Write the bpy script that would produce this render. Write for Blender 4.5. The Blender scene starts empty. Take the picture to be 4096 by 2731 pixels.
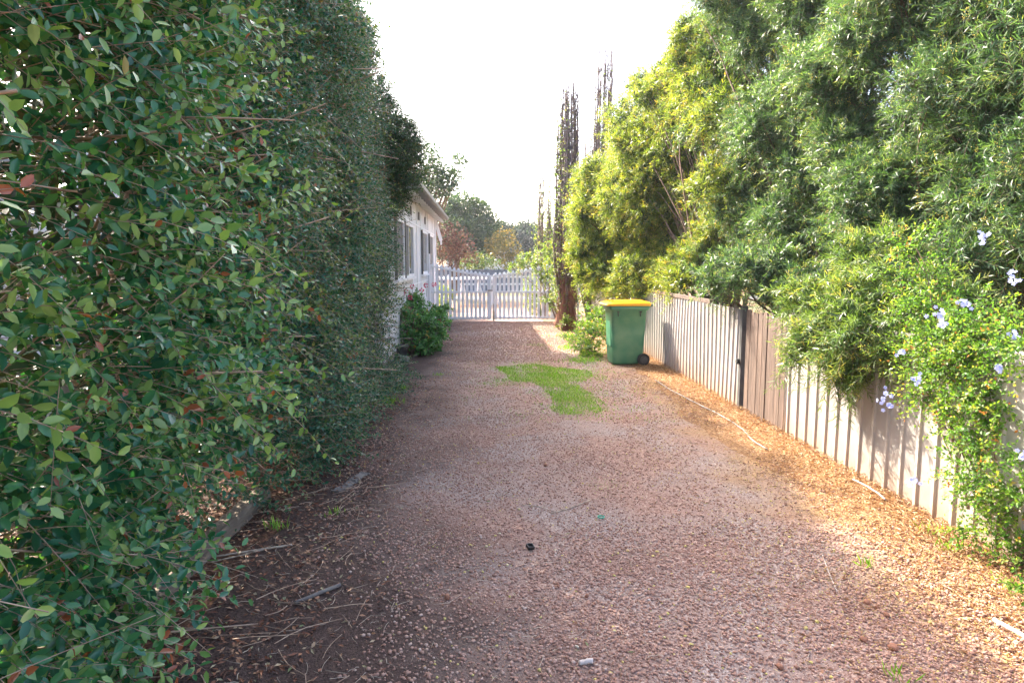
import bpy, bmesh, math, random
import numpy as np
from mathutils import Vector, Matrix, Euler

sc = bpy.context.scene
col = sc.collection
R = math.radians

# ------------------------------------------------------------------ camera
CAM_H = 1.70
FPX = 1024 * 24.0 / 36.0
cam_d = bpy.data.cameras.new("camera")
cam_d.lens = 24.0
cam_d.sensor_width = 36.0
cam_d.clip_start = 0.05
cam_d.clip_end = 4000
cam = bpy.data.objects.new("camera", cam_d)
col.objects.link(cam)
cam.location = (0, 0, CAM_H)
cam.rotation_euler = (R(90 - 6.7), 0, R(-2.5))
sc.camera = cam
CM = cam.rotation_euler.to_matrix()

def ray(px, py):
    return CM @ Vector(((px - 512) / FPX, (341 - py) / FPX, -1.0))

def P(px, py, y):
    """world point at forward distance y that shows at (px, py) of the 1024 wide frame"""
    r = ray(px, py)
    k = y / r.y
    return Vector((r.x * k, y, CAM_H + r.z * k))

def G(px, py, z=0.0):
    r = ray(px, py)
    k = (z - CAM_H) / r.z
    return Vector((r.x * k, r.y * k, z))

# ------------------------------------------------------------------ light
SUNV = Vector((-1.0, 1.3, 1.30)).normalized()        # towards the sun
ELEV = math.asin(SUNV.z)
AZ = math.atan2(SUNV.x, SUNV.y)                       # clockwise from +Y
w = bpy.data.worlds.new("World")
sc.world = w
w.use_nodes = True
nt = w.node_tree
for n in list(nt.nodes):
    nt.nodes.remove(n)
sky = nt.nodes.new("ShaderNodeTexSky")
sky.sky_type = 'NISHITA'
sky.sun_disc = False
sky.sun_elevation = ELEV
sky.sun_rotation = AZ
sky.air_density = 0.8
sky.dust_density = 5.0
sky.ozone_density = 0.6
bg = nt.nodes.new("ShaderNodeBackground")
bg.inputs[1].default_value = 0.15
out = nt.nodes.new("ShaderNodeOutputWorld")
nt.links.new(sky.outputs[0], bg.inputs[0])
nt.links.new(bg.outputs[0], out.inputs[0])

sun_d = bpy.data.lights.new("sun", 'SUN')
sun_d.energy = 3.7
sun_d.angle = R(0.5)
sun_d.color = (1.0, 0.90, 0.74)
sun = bpy.data.objects.new("sun", sun_d)
col.objects.link(sun)
sun.rotation_euler = (-SUNV).to_track_quat('-Z', 'Y').to_euler()
sun.location = (-10, 15, 12)

sc.view_settings.view_transform = 'Standard'
sc.view_settings.look = 'None'
sc.view_settings.gamma = 1
sc.view_settings.exposure = 2.62
sc.render.engine = 'CYCLES'
sc.cycles.use_denoising = True
sc.cycles.max_bounces = 8
sc.cycles.diffuse_bounces = 4
sc.cycles.glossy_bounces = 2
sc.cycles.transmission_bounces = 5
sc.cycles.transparent_max_bounces = 6
sc.cycles.caustics_reflective = False
sc.cycles.caustics_refractive = False
sc.cycles.sample_clamp_indirect = 6

# ------------------------------------------------------------------ tagging
def tag(o, label=None, cat=None, group=None, kind=None):
    if label: o["label"] = label
    if cat: o["category"] = cat
    if group: o["group"] = group
    if kind: o["kind"] = kind
    return o

def empty(name, loc=(0, 0, 0), rz=0.0):
    o = bpy.data.objects.new(name, None)
    col.objects.link(o)
    o.location = loc
    o.rotation_euler = (0, 0, rz)
    o.empty_display_size = 0.1
    return o

def link(name, me, parent=None):
    o = bpy.data.objects.new(name, me)
    col.objects.link(o)
    if parent is not None:
        o.parent = parent
        pm = Matrix.Translation(parent.location) @ parent.rotation_euler.to_matrix().to_4x4()
        if parent.parent is None:
            pass
        o.matrix_parent_inverse = Matrix.Identity(4)
    return o

# ------------------------------------------------------------------ materials
def newmat(name):
    m = bpy.data.materials.new(name)
    m.use_nodes = True
    t = m.node_tree
    for n in list(t.nodes):
        t.nodes.remove(n)
    o = t.nodes.new("ShaderNodeOutputMaterial")
    return m, t, o

def N(t, kind, **kw):
    n = t.nodes.new(kind)
    for k, v in kw.items():
        setattr(n, k, v)
    return n

def ramp(t, stops, interp='LINEAR'):
    r = t.nodes.new("ShaderNodeValToRGB")
    r.color_ramp.interpolation = interp
    el = r.color_ramp.elements
    while len(el) > 1:
        el.remove(el[-1])
    el[0].position = stops[0][0]
    el[0].color = (*stops[0][1], 1)
    for p, c in stops[1:]:
        e = el.new(p)
        e.color = (*c, 1)
    return r

def surf(name, c1, c2=None, scale=8.0, rough=0.6, bump=0.0, bscale=60.0, metallic=0.0, spec=0.5,
         stretch=(1, 1, 1), detail=5.0, lo=0.35, hi=0.65, attr=False, coat=0.0):
    """noise-blended principled material (object coordinates)"""
    m, t, o = newmat(name)
    b = N(t, "ShaderNodeBsdfPrincipled")
    b.inputs["Roughness"].default_value = rough
    b.inputs["Metallic"].default_value = metallic
    b.inputs["Specular IOR Level"].default_value = spec
    b.inputs["Coat Weight"].default_value = coat
    tc = N(t, "ShaderNodeTexCoord")
    mp = N(t, "ShaderNodeMapping")
    mp.inputs["Scale"].default_value = stretch
    t.links.new(tc.outputs["Object"], mp.inputs[0])
    if c2 is None:
        b.inputs["Base Color"].default_value = (*c1, 1)
    else:
        rp = ramp(t, [(lo, c1), (hi, c2)])
        if attr:
            a = N(t, "ShaderNodeAttribute", attribute_name="rnd")
            t.links.new(a.outputs["Fac"], rp.inputs[0])
        else:
            no = N(t, "ShaderNodeTexNoise")
            no.inputs["Scale"].default_value = scale
            no.inputs["Detail"].default_value = detail
            t.links.new(mp.outputs[0], no.inputs["Vector"])
            t.links.new(no.outputs["Fac"], rp.inputs[0])
        t.links.new(rp.outputs[0], b.inputs["Base Color"])
    if bump:
        n2 = N(t, "ShaderNodeTexNoise")
        n2.inputs["Scale"].default_value = bscale
        n2.inputs["Detail"].default_value = 4
        t.links.new(mp.outputs[0], n2.inputs["Vector"])
        bp = N(t, "ShaderNodeBump")
        bp.inputs["Strength"].default_value = bump
        bp.inputs["Distance"].default_value = 0.01
        t.links.new(n2.outputs["Fac"], bp.inputs["Height"])
        t.links.new(bp.outputs[0], b.inputs["Normal"])
    t.links.new(b.outputs[0], o.inputs[0])
    return m

def leafmat(name, stops, rough=0.35, trans=0.35, tcol=(1.3, 1.5, 0.5), spec=0.5, interp='LINEAR'):
    m, t, o = newmat(name)
    a = N(t, "ShaderNodeAttribute", attribute_name="rnd")
    rp = ramp(t, stops, interp)
    t.links.new(a.outputs["Fac"], rp.inputs[0])
    b = N(t, "ShaderNodeBsdfPrincipled")
    b.inputs["Roughness"].default_value = rough
    b.inputs["Specular IOR Level"].default_value = spec
    t.links.new(rp.outputs[0], b.inputs["Base Color"])
    tl = N(t, "ShaderNodeBsdfTranslucent")
    mu = N(t, "ShaderNodeMix", data_type='RGBA', blend_type='MULTIPLY')
    mu.inputs[0].default_value = 1.0
    t.links.new(rp.outputs[0], mu.inputs[6])
    mu.inputs[7].default_value = (*tcol, 1)
    t.links.new(mu.outputs[2], tl.inputs[0])
    mx = N(t, "ShaderNodeMixShader")
    mx.inputs[0].default_value = trans
    t.links.new(b.outputs[0], mx.inputs[1])
    t.links.new(tl.outputs[0], mx.inputs[2])
    t.links.new(mx.outputs[0], o.inputs[0])
    return m

# ------------------------------------------------------------------ mesh helpers (numpy)
def npmesh(name, V, F, mat=None, rnd=None, smooth=True, parent=None, mats=None, midx=None):
    V = np.asarray(V, dtype=np.float32).reshape(-1, 3)
    F = np.asarray(F, dtype=np.int32)
    k = F.shape[1]
    me = bpy.data.meshes.new(name)
    me.vertices.add(len(V))
    me.vertices.foreach_set("co", V.ravel())
    me.loops.add(F.size)
    me.loops.foreach_set("vertex_index", F.ravel())
    me.polygons.add(len(F))
    me.polygons.foreach_set("loop_start", np.arange(0, F.size, k, dtype=np.int32))
    me.update(calc_edges=True)
    me.polygons.foreach_set("use_smooth", np.full(len(F), smooth, dtype=bool))
    if rnd is not None:
        at = me.attributes.new("rnd", 'FLOAT', 'FACE')
        at.data.foreach_set("value", np.asarray(rnd, dtype=np.float32))
    for m_ in (mats or ([mat] if mat else [])):
        me.materials.append(m_)
    if midx is not None:
        me.polygons.foreach_set("material_index", np.asarray(midx, dtype=np.int32))
    me.update()
    return link(name, me, parent)

def nrm(v):
    return v / np.maximum(np.linalg.norm(v, axis=-1, keepdims=True), 1e-9)

# leaf templates: (u along, v across, w normal), tris
LEAF8 = (np.array([[0, 0, 0], [.28, -.42, .05], [.3, 0, -.03], [.28, .42, .05], [.66, -.40, .03], [.68, 0, -.05], [.66, .40, .03], [1, 0, -.10]]),
         np.array([[0, 2, 1], [0, 3, 2], [1, 2, 5], [1, 5, 4], [2, 3, 6], [2, 6, 5], [4, 5, 7], [5, 6, 7]]))
LEAF4 = (np.array([[0, 0, 0], [.45, -.5, .05], [.5, 0, -.03], [.45, .5, .05], [1, 0, -.06]]),
         np.array([[0, 2, 1], [0, 3, 2], [1, 2, 4], [2, 3, 4]]))
NEEDLE = (np.array([[0, -.35, 0], [0, .35, 0], [.55, .5, .04], [.55, -.5, .04], [1, 0, -.04]]),
          np.array([[0, 1, 2], [0, 2, 3], [3, 2, 4]]))
LEAF2 = (np.array([[0, 0, 0], [.45, -.5, .04], [.45, .5, .04], [1, 0, -.04]]),
         np.array([[0, 2, 1], [1, 2, 3]]))

def leaves(pos, a, n, L, W, rnd, tpl):
    """one leaf per row; returns V, F, rnd per face"""
    tv, tf = tpl
    a = nrm(a)
    n = nrm(n - a * (n * a).sum(-1, keepdims=True))
    s = np.cross(n, a)
    L = np.broadcast_to(np.asarray(L, float), (len(pos),))[:, None, None]
    W = np.broadcast_to(np.asarray(W, float), (len(pos),))[:, None, None]
    V = pos[:, None, :] + a[:, None, :] * tv[None, :, 0:1] * L + s[:, None, :] * tv[None, :, 1:2] * W + n[:, None, :] * tv[None, :, 2:3] * L
    k = len(tv)
    F = tf[None] + (np.arange(len(pos)) * k)[:, None, None]
    return V.reshape(-1, 3), F.reshape(-1, 3), np.repeat(rnd, len(tf))

def tubes(PL, r, sides=4):
    """PL (N,K,3) polylines, r (N,K) radii -> V, quads"""
    PL = np.asarray(PL, float)
    r = np.asarray(r, float)
    n, k, _ = PL.shape
    T = np.empty_like(PL)
    T[:, 1:-1] = PL[:, 2:] - PL[:, :-2]
    T[:, 0] = PL[:, 1] - PL[:, 0]
    T[:, -1] = PL[:, -1] - PL[:, -2]
    T = nrm(T)
    ref = np.where(np.abs(T[:, :1, 2:3]) > 0.8, np.array([1., 0, 0]), np.array([0, 0, 1.]))
    A = nrm(np.cross(T, np.broadcast_to(ref, T.shape)))
    B = np.cross(T, A)
    ang = np.arange(sides) * 2 * np.pi / sides
    V = PL[:, :, None, :] + r[:, :, None, None] * (A[:, :, None, :] * np.cos(ang)[None, None, :, None] + B[:, :, None, :] * np.sin(ang)[None, None, :, None])
    base = (np.arange(n) * k * sides)[:, None, None]
    i = np.arange(k - 1)[None, :, None] * sides
    j = np.arange(sides)[None, None, :]
    j2 = (j + 1) % sides
    a_ = base + i + j
    b_ = base + i + j2
    c_ = base + i + sides + j2
    d_ = base + i + sides + j
    F = np.stack(np.broadcast_arrays(a_, b_, c_, d_), -1).reshape(-1, 4)
    return V.reshape(-1, 3), F

def merge(parts):
    V = []; F = []; Rn = []; o = 0
    for p in parts:
        V.append(p[0]); F.append(p[1] + o); o += len(p[0])
        if len(p) > 2: Rn.append(p[2])
    return np.concatenate(V), np.concatenate(F), (np.concatenate(Rn) if Rn else None)

def sprays(rng, base, d, L, nl, droop, ll, lw, ang, tpl, up=0.5, out=None, pairs=True, t0=0.12, young=0.0, jit=0.25):
    """leafy shoots: base (N,3), dir (N,3), L (N) -> leaf mesh arrays and twig polylines"""
    n = len(base)
    d = nrm(d)
    t = (np.linspace(t0, 1.0, nl)[None, :] + rng.normal(0, 0.02, (n, nl)))
    side = nrm(np.cross(d, rng.normal(0, 1, (n, 3))))
    bend = side * rng.normal(0, 0.12, (n, 1))
    def pt(tt):
        return base[:, None, :] + d[:, None, :] * (L[:, None] * tt)[:, :, None] + (np.array([0, 0, -1.]) * droop + bend)[:, None, :] * (L[:, None] * tt ** 2)[:, :, None]
    pos = pt(t)
    tan = nrm(d[:, None, :] + 2 * (np.array([0, 0, -1.]) * droop + bend)[:, None, :] * t[:, :, None])
    ref = nrm(np.cross(tan, side[:, None, :] + rng.normal(0, .1, (n, 1, 3))))
    bin_ = np.cross(tan, ref)
    kk = np.arange(nl)
    if pairs:
        ph = (kk // 2) * (np.pi / 2) * 0.9 + (kk % 2) * np.pi
    else:
        ph = kk * 2.4
    ph = ph[None, :] + rng.normal(0, jit, (n, nl))
    sd = ref * np.cos(ph)[..., None] + bin_ * np.sin(ph)[..., None]
    an = ang + rng.normal(0, 0.18, (n, nl, 1))
    a = tan * np.cos(an) + sd * np.sin(an)
    nn = np.array([0, 0, 1.]) * up + rng.normal(0, 0.38, (n, nl, 3)) + tan * 0.15
    if out is not None:
        nn = nn + out[:, None, :] * 0.45
    r = np.clip(rng.random((n, 1)) * 0.55 + rng.random((n, nl)) * 0.45 - young * 0.5 + young * t, 0, 1)
    sz = rng.uniform(0.75, 1.2, (n, nl)) * (1.0 - 0.35 * np.clip(t, 0, 1) ** 3)
    V, F, rr = leaves(pos.reshape(-1, 3), a.reshape(-1, 3), nn.reshape(-1, 3), (ll * sz).ravel(), (lw * sz).ravel(), r.ravel(), tpl)
    tw = pt(np.broadcast_to(np.array([0, .35, .7, 1.0]), (n, 4)))
    return (V, F, rr), tw

def add_twigs(tw, r0, name, mat, parent, sides=3):
    rr = np.broadcast_to(np.array([1.0, .8, .55, .25]) * r0, tw.shape[:2])
    V, F = tubes(tw, rr, sides)
    return npmesh(name, V, F, mat, parent=parent)

def wob(rng, scale, n=7):
    """smooth 3D noise as a sum of sines, about -1..1"""
    K = rng.normal(0, scale, (n, 3)); ph = rng.uniform(0, 6.28, n)
    return lambda p: np.sin(p @ K.T + ph).sum(-1) / n * 1.6

# bmesh based MB: boxes, bars, tubes in one mesh
class MB:
    def __init__(s):
        s.bm = bmesh.new()
    def box(s, x0, x1, y0, y1, z0, z1):
        vs = [s.bm.verts.new(c) for c in ((x0, y0, z0), (x1, y0, z0), (x1, y1, z0), (x0, y1, z0), (x0, y0, z1), (x1, y0, z1), (x1, y1, z1), (x0, y1, z1))]
        for f in ((3, 2, 1, 0), (4, 5, 6, 7), (0, 1, 5, 4), (1, 2, 6, 5), (2, 3, 7, 6), (3, 0, 4, 7)):
            s.bm.faces.new([vs[i] for i in f])
        return vs
    def bar(s, a, b, wx, wy):
        a = Vector(a); b = Vector(b)
        q = (b - a).to_track_quat('Z', 'Y')
        L = (b - a).length
        vs = s.box(-wx / 2, wx / 2, -wy / 2, wy / 2, 0, L)
        M = Matrix.Translation(a) @ q.to_matrix().to_4x4()
        for v in vs: v.co = M @ v.co
        return vs
    def cyl(s, a, b, r1, r2=None, seg=16):
        a = Vector(a); b = Vector(b); r2 = r1 if r2 is None else r2
        q = (b - a).to_track_quat('Z', 'Y'); L = (b - a).length
        M = Matrix.Translation(a) @ q.to_matrix().to_4x4() @ Matrix.Translation((0, 0, L / 2))
        bmesh.ops.create_cone(s.bm, cap_ends=True, segments=seg, radius1=r1, radius2=r2, depth=L, matrix=M)
    def prism(s, pts, x0, x1, axis='x'):
        def mk(c, h):
            if axis == 'x': return (h, c[0], c[1])
            if axis == 'y': return (c[0], h, c[1])
            return (c[0], c[1], h)
        A = [s.bm.verts.new(mk(p, x0)) for p in pts]; B = [s.bm.verts.new(mk(p, x1)) for p in pts]
        s.bm.faces.new(A); s.bm.faces.new(B[::-1])
        n = len(pts)
        for i in range(n):
            s.bm.faces.new((A[i], B[i], B[(i + 1) % n], A[(i + 1) % n]))
    def build(s, name, mat, parent=None, bevel=0.0, smooth=False, seg=2):
        bmesh.ops.recalc_face_normals(s.bm, faces=s.bm.faces)
        if bevel:
            bmesh.ops.bevel(s.bm, geom=list(s.bm.edges), offset=bevel, segments=seg, affect='EDGES', profile=0.7, clamp_overlap=True)
        me = bpy.data.meshes.new(name)
        s.bm.to_mesh(me); s.bm.free()
        me.materials.append(mat)
        for p in me.polygons: p.use_smooth = smooth
        return link(name, me, parent)

def copy_tree(o, parent=None):
    c = o.copy(); col.objects.link(c); c.parent = parent
    for ch in list(o.children): copy_tree(ch, c)
    return c

# ------------------------------------------------------------------ palette
M = {}
def near_noise(t, scale, detail=4, vec=None):
    n = N(t, "ShaderNodeTexNoise"); n.inputs["Scale"].default_value = scale; n.inputs["Detail"].default_value = detail
    if vec: t.links.new(vec, n.inputs["Vector"])
    return n

def groundmat(name, stops, stops2, vor=95.0, patch=0.6, bump=0.9, rough=0.9, lo=.42, hi=.6):
    """granular ground: voronoi grains tinted two ways, mixed by large noise patches"""
    m, t, o = newmat(name)
    geo = N(t, "ShaderNodeNewGeometry")
    v = N(t, "ShaderNodeTexVoronoi"); v.inputs["Scale"].default_value = vor
    t.links.new(geo.outputs["Position"], v.inputs["Vector"])
    sep = N(t, "ShaderNodeSeparateColor"); t.links.new(v.outputs["Color"], sep.inputs[0])
    r1 = ramp(t, stops); r2 = ramp(t, stops2)
    t.links.new(sep.outputs[0], r1.inputs[0]); t.links.new(sep.outputs[1], r2.inputs[0])
    pn = near_noise(t, patch, 6, geo.outputs["Position"])
    pr = N(t, "ShaderNodeMapRange"); pr.inputs[1].default_value = lo; pr.inputs[2].default_value = hi
    t.links.new(pn.outputs["Fac"], pr.inputs[0])
    mx = N(t, "ShaderNodeMix", data_type='RGBA')
    t.links.new(pr.outputs[0], mx.inputs[0]); t.links.new(r1.outputs[0], mx.inputs[6]); t.links.new(r2.outputs[0], mx.inputs[7])
    b = N(t, "ShaderNodeBsdfPrincipled"); b.inputs["Roughness"].default_value = rough
    b.inputs["Specular IOR Level"].default_value = 0.2
    t.links.new(mx.outputs[2], b.inputs["Base Color"])
    bp = N(t, "ShaderNodeBump"); bp.inputs["Strength"].default_value = bump; bp.inputs["Distance"].default_value = 0.008
    bp.invert = True
    t.links.new(v.outputs["Distance"], bp.inputs["Height"])
    fn = near_noise(t, 260, 3, geo.outputs["Position"])
    bp2 = N(t, "ShaderNodeBump"); bp2.inputs["Strength"].default_value = .5; bp2.inputs["Distance"].default_value = 0.004
    t.links.new(fn.outputs["Fac"], bp2.inputs["Height"]); t.links.new(bp.outputs[0], bp2.inputs["Normal"])
    t.links.new(bp2.outputs[0], b.inputs["Normal"])
    t.links.new(b.outputs[0], o.inputs[0])
    return m

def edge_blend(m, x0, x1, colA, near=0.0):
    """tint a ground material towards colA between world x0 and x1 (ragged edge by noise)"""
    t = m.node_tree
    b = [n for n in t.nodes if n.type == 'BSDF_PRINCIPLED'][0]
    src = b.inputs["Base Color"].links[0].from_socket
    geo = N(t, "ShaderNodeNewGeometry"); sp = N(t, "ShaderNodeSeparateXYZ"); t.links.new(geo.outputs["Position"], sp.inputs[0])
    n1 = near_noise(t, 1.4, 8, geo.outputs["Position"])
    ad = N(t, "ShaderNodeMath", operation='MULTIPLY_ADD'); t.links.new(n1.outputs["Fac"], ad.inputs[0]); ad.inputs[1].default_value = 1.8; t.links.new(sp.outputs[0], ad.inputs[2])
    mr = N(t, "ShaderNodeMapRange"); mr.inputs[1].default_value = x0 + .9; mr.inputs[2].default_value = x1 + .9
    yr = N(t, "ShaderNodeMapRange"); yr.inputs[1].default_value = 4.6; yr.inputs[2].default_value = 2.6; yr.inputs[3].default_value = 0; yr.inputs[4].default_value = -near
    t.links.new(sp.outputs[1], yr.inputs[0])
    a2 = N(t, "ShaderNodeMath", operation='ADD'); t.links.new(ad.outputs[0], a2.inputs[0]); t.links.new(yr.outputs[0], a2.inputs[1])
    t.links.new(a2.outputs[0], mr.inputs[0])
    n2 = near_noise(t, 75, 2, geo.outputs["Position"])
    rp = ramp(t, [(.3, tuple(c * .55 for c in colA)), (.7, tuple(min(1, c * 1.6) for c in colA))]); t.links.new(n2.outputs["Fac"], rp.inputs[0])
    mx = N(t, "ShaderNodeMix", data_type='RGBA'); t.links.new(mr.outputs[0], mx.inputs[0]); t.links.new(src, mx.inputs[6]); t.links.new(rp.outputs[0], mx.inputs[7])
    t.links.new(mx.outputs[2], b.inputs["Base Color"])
M['drive'] = groundmat("gravel_driveway_mat",
    [(0, (.17, .09, .07)), (.35, (.27, .155, .12)), (.7, (.35, .225, .175)), (1, (.45, .33, .27))],
    [(0, (.19, .135, .115)), (.5, (.29, .215, .185)), (.85, (.37, .29, .255)), (1, (.48, .41, .37))], vor=110, patch=1.3, bump=.6)
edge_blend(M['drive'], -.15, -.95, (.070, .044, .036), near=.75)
edge_blend(M['drive'], 1.9, 2.5, (.30, .19, .10))
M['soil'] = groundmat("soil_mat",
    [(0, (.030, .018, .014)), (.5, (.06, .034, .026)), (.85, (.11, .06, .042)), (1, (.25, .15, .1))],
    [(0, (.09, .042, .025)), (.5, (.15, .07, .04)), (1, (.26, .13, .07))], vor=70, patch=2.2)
M['mulch_base'] = groundmat("mulch_base_mat",
    [(0, (.13, .065, .035)), (.5, (.27, .15, .075)), (1, (.44, .28, .15))],
    [(0, (.15, .07, .035)), (.5, (.30, .16, .08)), (1, (.46, .30, .16))], vor=75, patch=1.5)
M['yard'] = groundmat("yard_mat",
    [(0, (.11, .06, .035)), (.5, (.19, .105, .06)), (1, (.30, .18, .11))],
    [(0, (.04, .06, .02)), (.5, (.07, .09, .03)), (1, (.16, .13, .06))], vor=20, patch=.22, lo=.5, hi=.62)
M['road'] = surf("asphalt_mat", (.05, .05, .052), (.075, .073, .07), scale=3, rough=.85, bump=.3, bscale=120)
M['stone'] = surf("pebble_mat", (.17, .065, .04), (.44, .22, .14), attr=True, lo=0, hi=1, rough=.8, bump=.3, bscale=300, spec=.25)
def pebble():
    m, t, o = newmat("pebble_mixed_mat")
    a = N(t, "ShaderNodeAttribute", attribute_name="rnd")
    rp = ramp(t, [(0, (.22, .115, .085)), (.3, (.34, .19, .14)), (.6, (.44, .27, .205)), (.85, (.52, .37, .30)), (.93, (.60, .53, .47)), (1, (.62, .50, .17))])
    t.links.new(a.outputs["Fac"], rp.inputs[0])
    b = N(t, "ShaderNodeBsdfPrincipled"); b.inputs["Roughness"].default_value = .75; b.inputs["Specular IOR Level"].default_value = .3
    t.links.new(rp.outputs[0], b.inputs["Base Color"]); t.links.new(b.outputs[0], o.inputs[0])
    return m
M['pebble'] = pebble()
M['mulch'] = leafmat("bark_mulch_mat", [(0, (.14, .065, .03)), (.35, (.30, .15, .06)), (.6, (.44, .26, .11)), (.85, (.56, .38, .19)), (1, (.64, .52, .34))], rough=.6, trans=.12, tcol=(1.2, 1, .7))
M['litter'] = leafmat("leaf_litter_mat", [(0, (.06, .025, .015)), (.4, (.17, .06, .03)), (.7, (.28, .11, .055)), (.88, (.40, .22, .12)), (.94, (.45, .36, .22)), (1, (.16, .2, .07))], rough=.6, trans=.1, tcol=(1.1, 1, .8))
M['straw'] = surf("dry_twig_mat", (.30, .22, .16), (.55, .45, .35), attr=False, scale=20, rough=.7)
M['grass'] = leafmat("grass_mat", [(0, (.11, .26, .02)), (.6, (.20, .42, .03)), (.9, (.34, .52, .06)), (1, (.48, .46, .16))], rough=.5, trans=.35, tcol=(1.2, 1.3, .5))
M['hedge'] = leafmat("hedge_leaf_mat", [(0, (.020, .090, .050)), (.35, (.032, .145, .070)), (.6, (.065, .20, .072)), (.78, (.15, .28, .085)), (.88, (.25, .37, .11)), (.982, (.28, .38, .13)), (.992, (.30, .08, .04)), (1, (.34, .10, .05))], rough=.24, trans=.30, spec=.55)
M['hedge_far'] = leafmat("small_hedge_leaf_mat", [(0, (.016, .075, .055)), (.4, (.028, .118, .072)), (.7, (.060, .165, .075)), (.86, (.15, .22, .075)), (.95, (.21, .22, .07)), (1, (.32, .14, .06))], rough=.28, trans=.28, spec=.45)
M['hedge_tip'] = leafmat("bronze_leaf_mat", [(0, (.016, .05, .024)), (.5, (.035, .09, .035)), (.8, (.09, .16, .05)), (.9, (.19, .17, .05)), (1, (.30, .13, .06))], rough=.35, trans=.3)
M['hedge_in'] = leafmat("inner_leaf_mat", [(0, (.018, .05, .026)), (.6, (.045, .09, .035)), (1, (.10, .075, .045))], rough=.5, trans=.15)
M['twig'] = surf("twig_mat", (.26, .16, .11), (.50, .36, .25), scale=14, rough=.7)
M['twig_dark'] = surf("dark_twig_mat", (.07, .045, .035), (.17, .11, .08), scale=14, rough=.8)
M['wattle'] = leafmat("sunlit_needle_leaf_mat", [(0, (.06, .13, .04)), (.35, (.12, .21, .05)), (.65, (.22, .31, .065)), (.85, (.30, .36, .085)), (1, (.46, .35, .10))], rough=.36, trans=.5, tcol=(1.6, 1.4, .4), spec=.5)  # stops brightened and yellowed, sunlight put into the leaf colour
M['wattle_grey'] = leafmat("shaded_greygreen_leaf_mat", [(0, (.040, .10, .055)), (.5, (.080, .16, .08)), (.8, (.14, .235, .11)), (1, (.27, .32, .12))], rough=.36, trans=.42, tcol=(1.5, 1.5, .5), spec=.5)  # grey green leaves with darker stops, shade put into the colour
M['lime'] = leafmat("lime_needle_mat", [(0, (.06, .13, .045)), (.5, (.12, .21, .06)), (.85, (.23, .31, .09)), (1, (.40, .37, .12))], rough=.36, trans=.42, tcol=(1.5, 1.4, .5))
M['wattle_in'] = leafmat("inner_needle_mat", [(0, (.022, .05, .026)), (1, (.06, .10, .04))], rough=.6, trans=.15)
M['blossom'] = leafmat("yellow_blossom_mat", [(0, (.45, .40, .07)), (1, (.75, .66, .18))], rough=.7, trans=.3, tcol=(1.1, 1.0, .6))
M['plumb'] = leafmat("plumbago_leaf_mat", [(0, (.05, .15, .03)), (.4, (.10, .23, .04)), (.75, (.19, .33, .06)), (.93, (.38, .45, .10)), (1, (.45, .20, .06))], rough=.42, trans=.5, tcol=(1.4, 1.3, .45), spec=.35)
M['blueflower'] = leafmat("blue_flower_mat", [(0, (.42, .46, .85)), (1, (.66, .68, .95))], rough=.5, trans=.4, tcol=(1, 1, 1))
M['ger'] = leafmat("geranium_leaf_mat", [(0, (.05, .15, .045)), (.6, (.10, .26, .07)), (.92, (.18, .36, .10)), (1, (.42, .26, .06))], rough=.5, trans=.3)
M['pink'] = leafmat("pink_flower_mat", [(0, (.60, .012, .07)), (1, (.75, .04, .18))], rough=.5, trans=.25, tcol=(1, .8, .9))
M['bark'] = surf("bark_mat", (.10, .06, .045), (.24, .15, .11), scale=9, rough=.9, bump=.8, bscale=40, stretch=(3, 3, .5))
M['redbark'] = surf("red_fibrous_bark_mat", (.12, .05, .035), (.30, .14, .09), scale=16, rough=.9, bump=1.0, bscale=60, stretch=(4, 4, .4))
M['darkstem'] = surf("dead_stem_mat", (.12, .095, .095), (.26, .19, .17), scale=6, rough=.9)
M['poplarleaf'] = leafmat("poplar_leaf_mat", [(0, (.10, .17, .04)), (.6, (.18, .27, .07)), (1, (.36, .34, .09))], rough=.5, trans=.4, tcol=(1.3, 1.3, .5))
M['white'] = surf("white_paint_mat", (.70, .70, .74), (.80, .80, .82), scale=5, rough=.5, bump=.12, bscale=80, stretch=(1, 1, .3))
M['wall'] = surf("white_sheet_wall_mat", (.58, .59, .62), (.68, .685, .70), scale=1.6, rough=.6, bump=.08, bscale=40, stretch=(1, 1, .4))
M['trimgrey'] = surf("grey_trim_mat", (.07, .068, .066), (.11, .105, .10), scale=4, rough=.5)
M['roof'] = surf("grey_roof_mat", (.20, .21, .215), (.28, .285, .29), scale=3, rough=.45)
M['fence'] = None

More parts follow.
